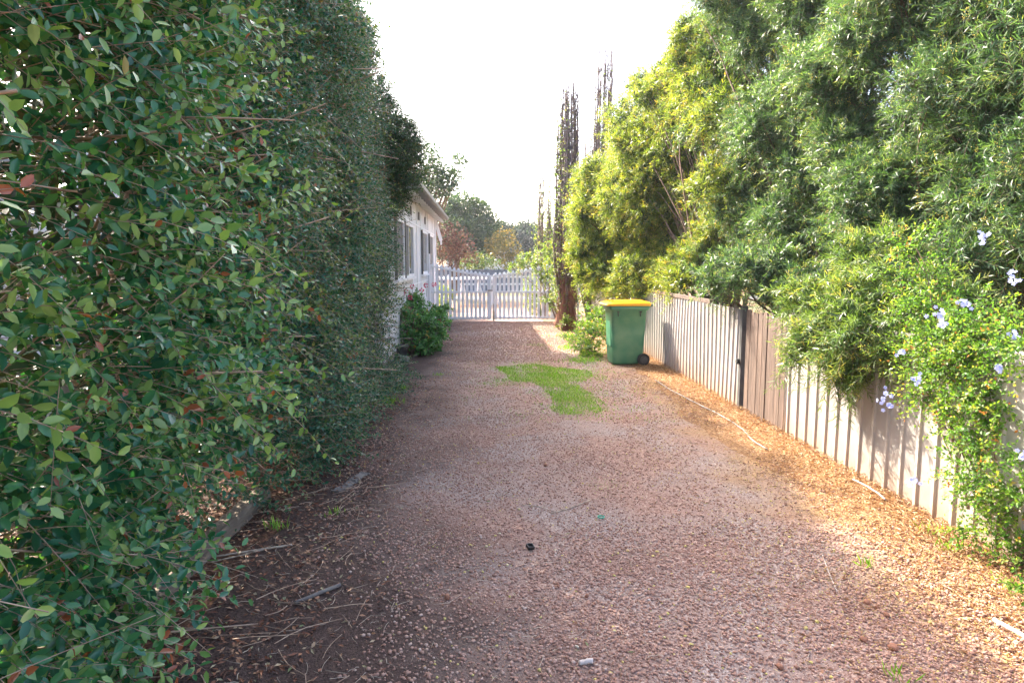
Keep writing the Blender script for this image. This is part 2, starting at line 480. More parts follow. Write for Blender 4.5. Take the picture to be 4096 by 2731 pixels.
def fencemat():
    m, t, o = newmat("cream_sheet_mat")
    geo = N(t, "ShaderNodeNewGeometry")
    n1 = near_noise(t, 2.5, 5, geo.outputs["Position"])
    r1 = ramp(t, [(.35, (.38, .35, .335)), (.65, (.45, .42, .40))])
    t.links.new(n1.outputs["Fac"], r1.inputs[0])
    # rising damp / splashed orange dirt near the ground
    sp = N(t, "ShaderNodeSeparateXYZ"); t.links.new(geo.outputs["Position"], sp.inputs[0])
    mr = N(t, "ShaderNodeMapRange"); mr.inputs[1].default_value = 0.32; mr.inputs[2].default_value = 0.0
    t.links.new(sp.outputs[2], mr.inputs[0])
    n2 = near_noise(t, 9, 5, geo.outputs["Position"])
    mu = N(t, "ShaderNodeMath", operation='MULTIPLY'); t.links.new(mr.outputs[0], mu.inputs[0]); t.links.new(n2.outputs["Fac"], mu.inputs[1])
    mx = N(t, "ShaderNodeMix", data_type='RGBA'); t.links.new(mu.outputs[0], mx.inputs[0]); t.links.new(r1.outputs[0], mx.inputs[6])
    mx.inputs[7].default_value = (.42, .25, .14, 1)
    b = N(t, "ShaderNodeBsdfPrincipled"); b.inputs["Roughness"].default_value = .42; b.inputs["Specular IOR Level"].default_value = .4
    t.links.new(mx.outputs[2], b.inputs["Base Color"]); t.links.new(b.outputs[0], o.inputs[0])
    return m
M['fence'] = fencemat()
M['darkpost'] = surf("dark_post_mat", (.06, .06, .065), (.10, .10, .10), scale=8, rough=.5)
M['brownwood'] = surf("weathered_paling_mat", (.075, .048, .038), (.17, .115, .09), scale=7, rough=.85, bump=.7, bscale=50, stretch=(3, 3, .25))
M['sleeper'] = surf("weathered_sleeper_mat", (.13, .10, .075), (.24, .19, .14), scale=9, rough=.9, bump=.9, bscale=45, stretch=(3, .4, 3))
M['conc'] = surf("old_concrete_mat", (.13, .11, .10), (.22, .19, .165), scale=7, rough=.9, bump=.5, bscale=70)
M['bin'] = surf("green_plastic_mat", (.045, .19, .105), (.11, .25, .14), scale=4, rough=.38, bump=.05, bscale=200)
M['lid'] = surf("yellow_plastic_mat", (.80, .36, .01), (.85, .42, .02), scale=3, rough=.32, coat=.2)
M['rubber'] = surf("rubber_mat", (.018, .018, .018), (.03, .03, .03), scale=20, rough=.7)
M['hub'] = surf("wheel_hub_mat", (.05, .05, .052), (.08, .08, .08), scale=20, rough=.5)
M['pipe'] = surf("grey_pipe_mat", (.20, .18, .17), (.34, .31, .29), scale=12, rough=.4)
M['blackplastic'] = surf("black_plastic_mat", (.012, .012, .012), (.02, .02, .02), scale=12, rough=.35)
M['potmat'] = surf("charcoal_pot_mat", (.05, .052, .058), (.10, .10, .105), scale=12, rough=.7, bump=.3)
M['teal'] = surf("green_ring_mat", (.02, .35, .22), (.03, .4, .26), scale=12, rough=.4)
M['bone'] = surf("pale_wood_mat", (.42, .34, .29), (.62, .54, .49), scale=25, rough=.6, stretch=(1, 1, 1))
def glassmat():
    m, t, o = newmat("window_glass_mat")
    b = N(t, "ShaderNodeBsdfPrincipled"); b.inputs["Base Color"].default_value = (.03, .035, .04, 1)
    b.inputs["Roughness"].default_value = .03; b.inputs["Specular IOR Level"].default_value = 1.0
    b.inputs["Coat Weight"].default_value = 1.0
    t.links.new(b.outputs[0], o.inputs[0]); return m
M['glass'] = glassmat()
M['screen'] = surf("fly_screen_mat", (.12, .115, .11), (.16, .15, .145), scale=60, rough=.8)
M['euc'] = leafmat("eucalypt_leaf_mat", [(0, (.030, .06, .032)), (.6, (.055, .10, .045)), (1, (.12, .17, .06))], rough=.45, trans=.25)
M['euc_l'] = leafmat("light_eucalypt_leaf_mat", [(0, (.05, .085, .035)), (.6, (.09, .135, .05)), (1, (.22, .20, .06))], rough=.45, trans=.3)
M['redleaf'] = leafmat("autumn_leaf_mat", [(0, (.10, .055, .045)), (.6, (.20, .11, .085)), (1, (.30, .19, .12))], rough=.6, trans=.3, tcol=(1.2, 1, .8))
M['yellowleaf'] = leafmat("yellow_leaf_mat", [(0, (.09, .11, .035)), (.6, (.19, .17, .045)), (1, (.40, .27, .06))], rough=.6, trans=.35, tcol=(1.2, 1.1, .6))
M['pine'] = leafmat("dark_far_leaf_mat", [(0, (.022, .045, .035)), (1, (.045, .075, .05))], rough=.6, trans=.15)
M['bluewall'] = surf("pale_blue_wall_mat", (.07, .09, .13), (.10, .125, .17), scale=1.5, rough=.6)

# ------------------------------------------------------------------ ground
def sheet(name, x0, x1, y0, y1, nx, ny, z, mat, amp=0.0, seed=1):
    rng = np.random.default_rng(seed)
    xs = np.linspace(x0, x1, nx); ys = np.linspace(y0, y1, ny)
    X, Y = np.meshgrid(xs, ys)
    f = wob(rng, 1.3)
    Z = z + amp * f(np.stack([X, Y, X * 0], -1))
    V = np.stack([X, Y, Z], -1).reshape(-1, 3)
    i = np.arange(ny - 1)[:, None] * nx + np.arange(nx - 1)[None]
    F = np.stack([i, i + 1, i + nx + 1, i + nx], -1).reshape(-1, 4)
    return npmesh(name, V, F, mat)
# one sheet out to the horizon
g = MB(); 
gv = [(-1500, -300), (1500, -300), (1500, 2500), (-1500, 2500)]
g.bm.faces.new([g.bm.verts.new((x, y, -0.012)) for x, y in gv])
tag(g.build("ground", M['yard']), kind='structure')

def edged(name, left, right, z, mat, seed, wav=.08, y0=-3, y1=20, n=140):
    rng = np.random.default_rng(seed)
    ys = np.linspace(y0, y1, n)
    f1 = wob(rng, 2.2); f2 = wob(rng, 2.2)
    p = np.stack([ys * 0, ys, ys * 0], -1)
    xl = np.array([left(y) for y in ys]) + wav * f1(p) + wav * .5 * f1(p * 3.1)
    xr = np.array([right(y) for y in ys]) + wav * f2(p) + wav * .5 * f2(p * 2.7)
    k = 14
    tt = np.linspace(0, 1, k)
    X = xl[:, None] * (1 - tt) + xr[:, None] * tt
    Y = np.broadcast_to(ys[:, None], X.shape)
    V = np.stack([X, Y, np.full_like(X, z)], -1).reshape(-1, 3)
    i = np.arange(n - 1)[:, None] * k + np.arange(k - 1)[None]
    F = np.stack([i, i + 1, i + k + 1, i + k], -1).reshape(-1, 4)
    return npmesh(name, V, F, mat)
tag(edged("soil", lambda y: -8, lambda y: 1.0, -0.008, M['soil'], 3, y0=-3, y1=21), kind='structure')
tag(edged("mulch_bed", lambda y: 1.6, lambda y: 5.2, -0.0075, M['mulch_base'], 4, y0=-3, y1=19), kind='structure')
def dl(y): return -1.4
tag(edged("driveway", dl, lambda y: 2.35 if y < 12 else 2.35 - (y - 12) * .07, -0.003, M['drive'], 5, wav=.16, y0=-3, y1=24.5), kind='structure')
rd = MB(); rd.box(-300, 300, 30.5, 33.5, -0.011, -0.006); tag(rd.build("road", M['road']), kind='structure')

# ------------------------------------------------------------------ pebbles
def ico():
    bm = bmesh.new(); bmesh.ops.create_icosphere(bm, subdivisions=1, radius=1)
    V = np.array([v.co[:] for v in bm.verts]); F = np.array([[v.index for v in f.verts] for f in bm.faces]); bm.free(); return V, F
ICO = ico()
def ico2():
    bm = bmesh.new(); bmesh.ops.create_icosphere(bm, subdivisions=2, radius=1)
    V = np.array([v.co[:] for v in bm.verts]); F = np.array([[v.index for v in f.verts] for f in bm.faces]); bm.free(); return V, F
ICO2 = ico2()

def pebbles(rng, XY, r, rnd, tpl=ICO, sink=.45):
    n = len(XY); tv, tf = tpl
    s = r[:, None] * rng.uniform(.7, 1.25, (n, 3)); s[:, 2] *= .75
    jit = 1 + rng.normal(0, .10, (n, len(tv), 1))
    V = tv[None] * jit * s[:, None, :]
    th = rng.uniform(0, 6.28, n); c, s_ = np.cos(th)[:, None], np.sin(th)[:, None]
    x = V[..., 0] * c - V[..., 1] * s_; y = V[..., 0] * s_ + V[..., 1] * c
    V = np.stack([x + XY[:, 0:1], y + XY[:, 1:2], V[..., 2] + (s[:, 2:3] * (1 - sink)) - 0.003], -1)
    F = tf[None] + (np.arange(n) * len(tv))[:, None, None]
    return V.reshape(-1, 3), F.reshape(-1, 3), np.repeat(rnd, len(tf))

rng = np.random.default_rng(11)
pf = wob(rng, 1.6); pf2 = wob(rng, 4.5)
def gravel(n, y0, y1, rmin, rmax, x0=-1.2, x1=3.0):
    X = rng.uniform(x0, x1, n); Y = rng.uniform(y0, y1, n)
    q = np.stack([X, Y, X * 0], -1)
    dens = .55 + .38 * pf(q) + .25 * pf2(q) - .8 * np.clip((-.45 - X) / .8, 0, 1) - .45 * np.clip((X - 2.45) / .5, 0, 1)
    dens -= .5 * np.clip((4.4 - Y) / 1.6, 0, 1) * np.clip((.3 - X) / .6, 0, 1)
    dens += .3 * np.clip((4.5 - Y) / 2, 0, 1) * np.clip((X - .2) / 1.0, 0, 1)
    keep = rng.random(n) < dens
    XY = np.stack([X, Y], -1)[keep]
    r = rmin + (rmax - rmin) * rng.random(len(XY)) ** 2.2
    rn = np.clip(rng.beta(2, 2, len(XY)) * .9 + np.where(rng.random(len(XY)) < .03, .6, 0), 0, 1)
    # yellow fallen blossom dots towards the right edge
    yel = (XY[:, 0] > 1.2) & (rng.random(len(XY)) < .12 * np.clip((XY[:, 0] - .9), 0, 1.4))
    rn[yel] = 1.0; r[yel] = np.minimum(r[yel], rmin * 1.3)
    return pebbles(rng, XY, r, rn)
gparts = [gravel(30000, 11.5, 19.3, .007, .013, -1.0, 2.2), gravel(62000, 2.2, 4.2, .003, .0105), gravel(56000, 4.2, 7.5, .0035, .0095), gravel(22000, 7.5, 12.5, .005, .011, -.9, 2.9)]
V, F, rr = merge(gparts)
go = npmesh("gravel", V, F, M['pebble'], rr)
tag(go, "loose red brown pea gravel scattered over the driveway", "gravel", kind='stuff')

# bigger loose stones, each a thing
stone_spots = [(3571, 2592, .020, "largest round red stone in the sunlit gravel at lower right"),
               (3468, 2410, .014, "red stone at the shadow edge above the round stone"),
               (3508, 2428, .012, "dark red stone beside another at the shadow edge"),
               (3545, 2460, .013, "rough lumpy red stone on sunlit gravel below the stone pair"),
               (3120, 2668, .017, "large dark red stone near the bottom edge of the driveway"),
               (1788, 2392, .018, "flat orange stone on the dark left part of the driveway"),
               (2182, 1862, .020, "pale tan stone in the middle of the driveway"),
               (3455, 2560, .016, "tan stone left of the largest round stone"),
               (2348, 2385, .013, "small brick red stone in the shaded driveway"),
               (2232, 2345, .011, "smaller orange stone on the shaded driveway")]
for sx, sy, r_, lb in stone_spots:
    p = G(sx / 4, sy / 4)
    V, F, rr = pebbles(rng, np.array([[p.x, p.y]]), np.array([r_]), np.array([.5]), ICO2, sink=.2)
    o = npmesh("stone", V - np.array([p.x, p.y, 0]), F, M['stone'], np.random.default_rng(3).uniform(.4, .6, len(F)))
    o.location = (p.x, p.y, 0)
    tag(o, lb, "stone", "larger loose stones")

# ------------------------------------------------------------------ mulch, litter
def chips(rng, X, Y, L, W, rnd, lift=.012, tilt=.35, tpl=LEAF4, z=None):
    n = len(X)
    th = rng.uniform(0, 6.28, n)
    a = np.stack([np.cos(th), np.sin(th), rng.normal(0, tilt * .6, n)], -1)
    nn = np.array([0, 0, 1.]) + rng.normal(0, tilt, (n, 3))
    zz = rng.uniform(0.001, lift, n) if z is None else z
    pos = np.stack([X, Y, zz], -1)
    return leaves(pos, a, nn, L, W, rnd, tpl)
rng = np.random.default_rng(21)
n = 30000
Y = rng.uniform(2.2, 13, n) ** 1.0
Y = 2.0 + 11 * rng.random(n) ** 1.5
X = 3.03 - np.abs(rng.normal(0, .34, n))
X = np.where((Y < 3.6), 3.03 - np.abs(rng.normal(0, .55, n)), X)
hz = .045 * np.clip(1 - (3.0 - X) / .5, 0, 1) * rng.random(n) + rng.uniform(.001, .012, n)
a1 = chips(rng, X, Y, rng.uniform(.02, .05, n), rng.uniform(.004, .009, n), rng.random(n), z=hz, tilt=.45)
n = 4000
X = rng.uniform(1.4, 3.0, n); Y = 2.0 + 8 * rng.random(n) ** 1.3
a2 = chips(rng, X, Y, rng.uniform(.02, .045, n), rng.uniform(.002, .005, n), rng.random(n), tilt=.3)
V, F, rr = merge([a1, a2])
tag(npmesh("bark_mulch", V, F, M['mulch'], rr, smooth=False), "orange brown bark chips and dry leaves along the fence foot", "mulch", kind='stuff')
n = 15000
Y = 2.2 + 7.5 * rng.random(n) ** 1.3
X = rng.uniform(-3.0, -.75, n) + .75 * np.abs(rng.normal(0, .45, n)) * (rng.random(n) < .5)
lp = wob(rng, 3.0)
keep = rng.random(n) < np.where(X < -.9, .95, .42 + .4 * lp(np.stack([X, Y, X * 0], -1)))
X, Y = X[keep], Y[keep]; n = len(X)
rn = np.clip(rng.random(n) - .25 * (X > -1.0) * 0, 0, 1)
b1 = chips(rng, X, Y, rng.uniform(.02, .045, n), rng.uniform(.009, .018, n), rn, tilt=.4)
n = 700
X2 = rng.normal(.6, 1.0, n); Y2 = 2.4 + 6 * rng.random(n)
b2 = chips(rng, X2, Y2, rng.uniform(.015, .04, n), rng.uniform(.005, .012, n), rng.uniform(.7, 1, n), tilt=.3)
V, F, rr = merge([b1, b2])
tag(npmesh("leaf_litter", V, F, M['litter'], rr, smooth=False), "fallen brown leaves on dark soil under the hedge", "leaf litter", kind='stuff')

# thin twigs and straw
def twigs_ground(rng, X, Y, L, r, z=.008):
    n = len(X); th = rng.uniform(0, 3.14, n); k = 5
    tt = np.linspace(-.5, .5, k)
    cur = rng.normal(0, .25, n)
    dx = np.cos(th)[:, None] * tt * L[:, None] - np.sin(th)[:, None] * (cur[:, None] * tt ** 2 * L[:, None])
    dy = np.sin(th)[:, None] * tt * L[:, None] + np.cos(th)[:, None] * (cur[:, None] * tt ** 2 * L[:, None])
    PL = np.stack([X[:, None] + dx, Y[:, None] + dy, z + rng.uniform(0, .006, (n, k))], -1)
    return tubes(PL, np.broadcast_to(r[:, None], (n, k)), 3)
n = 1500
X = np.where(rng.random(n) < .35, rng.uniform(-1.7, -.3, n), rng.uniform(-.8, 2.6, n)); Y = 2.3 + 7 * rng.random(n) ** 1.2
V, F = twigs_ground(rng, X, Y, rng.uniform(.03, .11, n), rng.uniform(.0008, .0018, n))
tag(npmesh("straw", V, F, M['straw']), "bits of pale dry straw and twig strewn on the gravel", "straw", kind='stuff')

# ------------------------------------------------------------------ green grass patch
rng = np.random.default_rng(31)
poly = [G(x / 2.297, y / 2.297) for x, y in ((1125, 843), (1235, 838), (1350, 852), (1335, 885), (1412, 922), (1372, 946), (1300, 952), (1268, 905), (1180, 868))]
def inpoly(X, Y, poly):
    ins = np.zeros(len(X), bool); j = len(poly) - 1
    for i in range(len(poly)):
        xi, yi, xj, yj = poly[i].x, poly[i].y, poly[j].x, poly[j].y
        c = ((yi > Y) != (yj > Y)) & (X < (xj - xi) * (Y - yi) / (yj - yi + 1e-12) + xi)
        ins ^= c; j = i
    return ins
gn = wob(rng, 3.2); gn2 = wob(rng, 9)
n = 90000
X = rng.uniform(-.3, 2.2, n); Y = rng.uniform(7.0, 11.6, n)
q = np.stack([X, Y, X * 0], -1)
ox = .16 * gn(q); oy = .16 * gn(q + 5)
ins = inpoly(X + ox, Y + oy, poly)
ins2 = inpoly(X + ox * 2.2 + rng.normal(0, .2, n), Y + oy * 2.2 + rng.normal(0, .4, n), poly)
keep = (ins & (rng.random(n) < .60 + .6 * gn2(q))) | (ins2 & (rng.random(n) < .22 + .3 * gn2(q))) | (rng.random(n) < .012 * (1 + gn(q)))
X, Y = X[keep], Y[keep]; n = len(X)
# a few tufts elsewhere (px in 2352 frame)
TX, TY, TL = [X], [Y], [rng.uniform(.018, .04, n)]
def tuft(px, py, num, rad, h):
    p = G(px / 2.297, py / 2.297)
    TX.append(p.x + rng.normal(0, rad, num)); TY.append(p.y + rng.normal(0, rad, num)); TL.append(rng.uniform(.5, 1.1, num) * h)
for a_ in ((1230, 792, 150, .12, .03), (1120, 880, 60, .06, .02), (885, 925, 160, .10, .10), (912, 898, 160, .09, .12), (640, 1215, 26, .03, .09),
           (2140, 1225, 20, .03, .12), (1990, 1300, 16, .02, .10), (2060, 1560, 14, .02, .08), (770, 1180, 20, .03, .05), (1395, 1115, 80, .08, .012),
           (1010, 860, 60, .05, .04), (1340, 830, 300, .16, .10), (1310, 800, 200, .15, .08), (1360, 815, 240, .12, .12), (2180, 1265, 14, .03, .09), (1300, 770, 160, .2, .07)):
    tuft(*a_)
X = np.concatenate(TX); Y = np.concatenate(TY); L_ = np.concatenate(TL); n = len(X)
a = np.stack([rng.normal(0, .45, n), rng.normal(0, .45, n), np.ones(n)], -1)
nn = rng.normal(0, 1, (n, 3)) + np.array([0, -.5, .4])
V, F, rr = leaves(np.stack([X, Y, X * 0 - .002], -1), a, nn, L_, np.clip(L_ * .16, .004, .008), rng.random(n), LEAF2)
tag(npmesh("grass", V, F, M['grass'], rr), "bright green patch of short grass in the driveway, and weed tufts", "grass", kind='stuff')

# ------------------------------------------------------------------ hedge
def hedge(name, label, seed, y0, y1, ztop, nspr, leaf, lw, mat, tpl, face, ninner, back=1.5, young=.25, droop=.15, nl=16, sl=(.22, .45), zpow=1.0, twigmat=None, branches=0, foot=.35, lime=0, crest=1.0):
    rng = np.random.default_rng(seed)
    root = empty(name, (face - .8, (y0 + y1) / 2, 0))
    O = np.array(root.location)
    f1 = wob(rng, 1.5); f2 = wob(rng, 4.0)
    def facex(Y, Z):
        q = np.stack([Y * 0, Y, Z], -1)
        e = face + .20 * f1(q) + .11 * f2(q)
        e = e - foot * np.clip((.8 - Z) / .8, 0, 1) ** 1.2            # undercut foot
        e = e - .75 * np.clip((Z - (ztop - crest)) / crest, 0, 1) ** 1.8 + .38 * np.clip((2.9 - Y) / .5, 0, 1) * np.clip((1.0 - Z) / .8, 0, 1) - .62 * np.exp(-((Y - 3.95) / .62) ** 2) * np.clip((1.0 - Z) / .7, 0, 1)        # rounded crest
        return e
    Y = rng.uniform(y0, y1, nspr); Z = .06 + (ztop - .06) * rng.random(nspr) ** zpow
    X = facex(Y, Z)
    th = wob(rng, 3.2)
    kp = rng.random(nspr) < np.clip(.80 + .75 * th(np.stack([Y * 0, Y, Z], -1)), .22, 1)
    X, Y, Z = X[kp], Y[kp], Z[kp]; nspr = len(X)
    depth = rng.gamma(1.6, .13, nspr) + .12
    base = np.stack([X - depth, Y, Z], -1)
    # round both ends
    d = np.stack([np.full(nspr, 1.0), rng.normal(-.15, .55, nspr), rng.normal(.12, .5, nspr)], -1)
    L_ = rng.uniform(sl[0], sl[1], nspr)
    out_ = np.tile(np.array([.8, -.35, .2]), (nspr, 1))
    leafs, tw = sprays(rng, base, d, L_, nl, droop, leaf, lw, .95, tpl, up=.45, out=out_, young=young)
    # thin some stretches so stems and shade show through
    # long young shoots of paler leaves
    if lime:
        Yl = rng.uniform(y0 + .1, y1, lime); Zl = rng.uniform(1.0, ztop - .3, lime)
        bl_ = np.stack([facex(Yl, Zl) - .1, Yl, Zl], -1)
        dl_ = np.stack([np.full(lime, .8), rng.normal(-.1, .6, lime), rng.normal(-.1, .5, lime)], -1)
        l3, tw3 = sprays(rng, bl_, dl_, rng.uniform(.35, .7, lime), nl + 4, .35, leaf * 1.05, lw * 1.15, 1.0, tpl, up=.3, out=np.tile(np.array([.5, -.6, .2]), (lime, 1)))
        l3 = (l3[0], l3[1], .80 + .16 * l3[2])
        leafs = merge([leafs, l3]); tw = np.concatenate([tw, tw3])
    # crest sprays pointing up
    nc = nspr // 6
    Yc = rng.uniform(y0, y1, nc); Xc = face - .45 - .9 * rng.random(nc)
    Zc = ztop - .25 - .35 * rng.random(nc) + .22 * f1(np.stack([Xc * 2, Yc * 1.6, Xc * 0], -1))
    dc = np.stack([rng.normal(.15, .5, nc), rng.normal(0, .5, nc), np.full(nc, 1.0)], -1)
    l2, tw2 = sprays(rng, np.stack([Xc, Yc, Zc], -1), dc, rng.uniform(.25, .6, nc), nl, droop, leaf, lw, .95, tpl, up=.4, out=np.tile(np.array([.4, -.2, .5]), (nc, 1)), young=young)
    V, F, rr = merge([leafs, l2])
    npmesh("foliage", V - O, F, mat, rr, parent=root)
    add_twigs(np.concatenate([tw, tw2]) - O, .0028, "twigs", twigmat or M['twig'], root)
    # inner leaves, all through the body
    n = ninner
    Yi = rng.uniform(y0, y1, n); Zi = .25 + (ztop - .35) * rng.random(n)
    Xi = facex(Yi, Zi) - .25 - (back - .35) * rng.random(n)
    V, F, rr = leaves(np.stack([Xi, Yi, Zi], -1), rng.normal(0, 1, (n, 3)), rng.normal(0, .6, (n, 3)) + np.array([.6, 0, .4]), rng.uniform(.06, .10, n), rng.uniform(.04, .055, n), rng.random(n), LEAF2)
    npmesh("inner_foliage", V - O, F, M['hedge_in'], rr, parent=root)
    # stems from the ground up
    ns = int((y1 - y0) * 5)
    k = 8; tt = np.linspace(0, 1, k)
    ys = rng.uniform(y0, y1, ns); hs = rng.uniform(.6, .95, ns) * ztop
    lean = rng.normal(0, .5, (ns, 1)); lx = rng.uniform(-.2, .75, (ns, 1))
    PL = np.stack([face - .95 + lx * tt + .05 * np.sin(tt * 9 + rng.uniform(0, 6, (ns, 1))), ys[:, None] + lean * tt + .05 * np.sin(tt * 7 + rng.uniform(0, 6, (ns, 1))), hs[:, None] * tt - .02], -1)
    Vs, Fs = tubes(PL, np.broadcast_to(np.linspace(.022, .005, k), (ns, k)), 6)
    ps = [(Vs, Fs)]
    # side limbs that reach the face
    nb = branches + int((y1 - y0) * 75)
    yb = rng.uniform(y0, y1, nb); zb = rng.uniform(.2, ztop * .92, nb)
    xb = facex(yb, zb)
    bl = rng.uniform(.45, .9, nb)
    k = 6; tt = np.linspace(0, 1, k)
    dirb = nrm(np.stack([np.full(nb, 1.), rng.normal(.25, .7, nb), rng.normal(.2, .45, nb)], -1))
    start = np.stack([xb - rng.uniform(.40, .85, nb), yb, zb], -1)
    sag = rng.normal(0, .12, (nb, 1, 3))
    PL = start[:, None, :] + dirb[:, None, :] * (bl[:, None] * tt)[:, :, None] + sag * (tt ** 2)[None, :, None]
    Vb, Fb = tubes(PL, np.broadcast_to(np.linspace(.0065, .0032, k), (nb, k)) * rng.choice([.35, .45, .6, .9, 1.3], (nb, 1)), 4)
    ps.append((Vb, Fb))
    V, F, _ = merge(ps)
    npmesh("branches", V - O, F, twigmat or M['twig'], parent=root)
    tag(root, label, "hedge", "overgrown hedge along the left side")
    return root
hedge("hedge_shrub", "tall glossy dark green hedge nearest the camera with large oval leaves and pruned tan branches", 101, -1.2, 4.1, 4.3, 6600, .064, .033, M['hedge'], LEAF8, -1.30, 25000, branches=330, nl=14, sl=(.25, .55), young=.35, foot=.28, lime=110)
hedge("hedge_shrub", "dense middle stretch of hedge with small dark blue green leaves above the concrete edging", 102, 4.0, 7.1, 4.75, 8000, .046, .024, M['hedge_far'], LEAF4, -1.30, 20000, nl=16, sl=(.2, .42), foot=-.22, lime=70)
hedge("hedge_shrub", "far end of the hedge with small glinting leaves and ragged crown against the sky", 103, 7.0, 9.95, 5.05, 7800, .042, .021, M['hedge_far'], LEAF4, -1.34, 10000, nl=16, sl=(.2, .42), foot=-.38, lime=30, crest=.45)

# ------------------------------------------------------------------ clump based shrubs and trees
def clump_sprays(rng, c, r, n, L, nl, droop, ll, lw, ang, tpl, up=.3, pairs=False, young=0.0, hemi=None, sq=1.0, inset=.35):
    v = nrm(rng.normal(0, 1, (n * 3, 3)))
    if hemi is not None:
        h = np.array(hemi); h = h / np.linalg.norm(h)
        wgt = .25 + .75 * np.clip((v @ h) * 1.2 + .45, 0, 1)
        v = v[rng.random(len(v)) < wgt]
    v = v[:n]; n = len(v)
    rad = r * (1 - inset * rng.random((n, 1)) ** 1.5)
    base = np.array(c) + v * rad * np.array([1, 1, sq]) * rng.uniform(.85, 1.05, (n, 1))
    d = nrm(v + rng.normal(0, .45, (n, 3)) + np.array([0, 0, .15]))
    LL = rng.uniform(L[0], L[1], n)
    return sprays(rng, base - d * LL[:, None] * .4, d, LL, nl, droop, ll, lw, ang, tpl, up=up, out=v, pairs=pairs, young=young)

def limb_set(rng, root_pt, targets, r0, r1=.006, k=9, bend=.25, sides=6):
    root_pt = np.array(root_pt, float); n = len(targets)
    T = np.array(targets, float)
    tt = np.linspace(0, 1, k)
    mid = root_pt + (T - root_pt) * np.array([.25, .25, .6]) + rng.normal(0, bend, (n, 3)) * np.array([1, 1, .3])
    PL = ((1 - tt) ** 2)[None, :, None] * root_pt + (2 * tt * (1 - tt))[None, :, None] * mid[:, None, :] + (tt ** 2)[None, :, None] * T[:, None, :]
    PL = PL + rng.normal(0, .012, PL.shape) * (tt[None, :, None] > 0)
    rad = np.linspace(r0, r1, k)[None] * rng.uniform(.7, 1.1, (n, 1))
    return tubes(PL, rad, sides)

def balls(rng, pos, r, rnd):
    n = len(pos); tv, tf = OCT
    V = pos[:, None, :] + tv[None] * r[:, None, None] * rng.uniform(.8, 1.2, (n, len(tv), 1))
    F = tf[None] + (np.arange(n) * len(tv))[:, None, None]
    return V.reshape(-1, 3), F.reshape(-1, 3), np.repeat(rnd, len(tf))
def ic0():
    bm = bmesh.new(); bmesh.ops.create_icosphere(bm, subdivisions=1, radius=1)
    V = np.array([v.co[:] for v in bm.verts]); F = np.array([[v.index for v in f.verts] for f in bm.faces]); bm.free(); return V, F
OCT = (np.array([[1, 0, 0], [-1, 0, 0], [0, 1, 0], [0, -1, 0], [0, 0, 1], [0, 0, -1.]]), np.array([[0, 2, 4], [2, 1, 4], [1, 3, 4], [3, 0, 4], [2, 0, 5], [1, 2, 5], [3, 1, 5], [0, 3, 5]]))

DENS = 1.25
INN = 2.6
def wattle(label, seed, clumps, trunk, per_m2, ll, lw, mat, L=(.25, .5), droop=.35, nl=26, inner=900, flowers=.25, hemi=(-.7, -.6, .25), tpl=NEEDLE, trunk_r=.06):
    """clumps: list of (x,y,z,r)"""
    rng = np.random.default_rng(seed)
    root = empty("wattle_shrub", (trunk[0], trunk[1], 0)); O = np.array(root.location)
    LS = []; TW = []; IN = []; FL = []
    orig = clumps; clumps = []
    for (x, y, z, r) in orig:
        clumps.append((x, y, z, r * .72))
        hv = nrm(np.array(hemi) + np.array([0, 0, .15]))
        for q in range(6):
            v = nrm(nrm(rng.normal(0, 1, 3)) + hv * .75)
            clumps.append((x + v[0] * r * .78, y + v[1] * r * .78, z + v[2] * r * .78, r * rng.uniform(.28, .46)))
    for (x, y, z, r) in clumps:
        n = int(per_m2 * 12.6 * r * r * .6 * DENS)
        l_, t_ = clump_sprays(rng, (x, y, z), r, n, L, nl, droop, ll, lw, .85, tpl, hemi=hemi, young=.3, sq=.9)
        LS.append(l_); TW.append(t_)
        ni = int(inner * INN * r ** 2)
        v = nrm(rng.normal(0, 1, (ni, 3))) * (rng.random((ni, 1)) ** .4) * r * .85
        pos = np.array([x, y, z]) + v
        IN.append(leaves(pos, rng.normal(0, 1, (ni, 3)), rng.normal(0, 1, (ni, 3)), rng.uniform(.08, .14, ni), rng.uniform(.014, .026, ni), rng.random(ni), LEAF2))
        nf = int(len(t_) * flowers)
        if nf:
            idx = rng.integers(0, len(t_), nf)
            tp = t_[idx, 2] * .5 + t_[idx, 3] * .5
            pp = (tp[:, None, :] + rng.normal(0, .016, (nf, 9, 3))).reshape(-1, 3)
            FL.append(balls(rng, pp, np.full(len(pp), .0055) * rng.uniform(.7, 1.2, len(pp)), rng.random(len(pp))))
    V, F, rr = merge(LS); npmesh("foliage", V - O, F, mat, rr, parent=root)
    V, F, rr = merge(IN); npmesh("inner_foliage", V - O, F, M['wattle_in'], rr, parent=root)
    add_twigs(np.concatenate(TW) - O, .0028, "twigs", M['twig_dark'], root)
    if FL:
        V, F, rr = merge(FL); npmesh("blossom", V - O, F, M['blossom'], rr, parent=root)
    clumps = orig
    tg = [(x + rng.normal(0, .1), y + rng.normal(0, .1), z + rng.uniform(-.1, .3) * r) for (x, y, z, r) in clumps]
    V1, F1 = limb_set(rng, trunk, tg, trunk_r)
    tg2 = []
    for (x, y, z, r) in clumps:
        for _ in range(2):
            v = nrm(rng.normal(0, 1, (3,))); tg2.append((x + v[0] * r * .8, y + v[1] * r * .8, z + v[2] * r * .7))
    V2, F2 = limb_set(rng, (trunk[0], trunk[1], .5), tg2, trunk_r * .45, .004, bend=.35, sides=5)
    V, F, _ = merge([(V1, F1), (V2, F2)])
    npmesh("branches", V - O, F, M['bark'], parent=root)
    tag(root, label, "shrub", "needle leaved shrubs above the right fence")
    return root

def C(px, py, y, r):
    p = P(px, py, y); return (p.x, p.y, p.z, r)

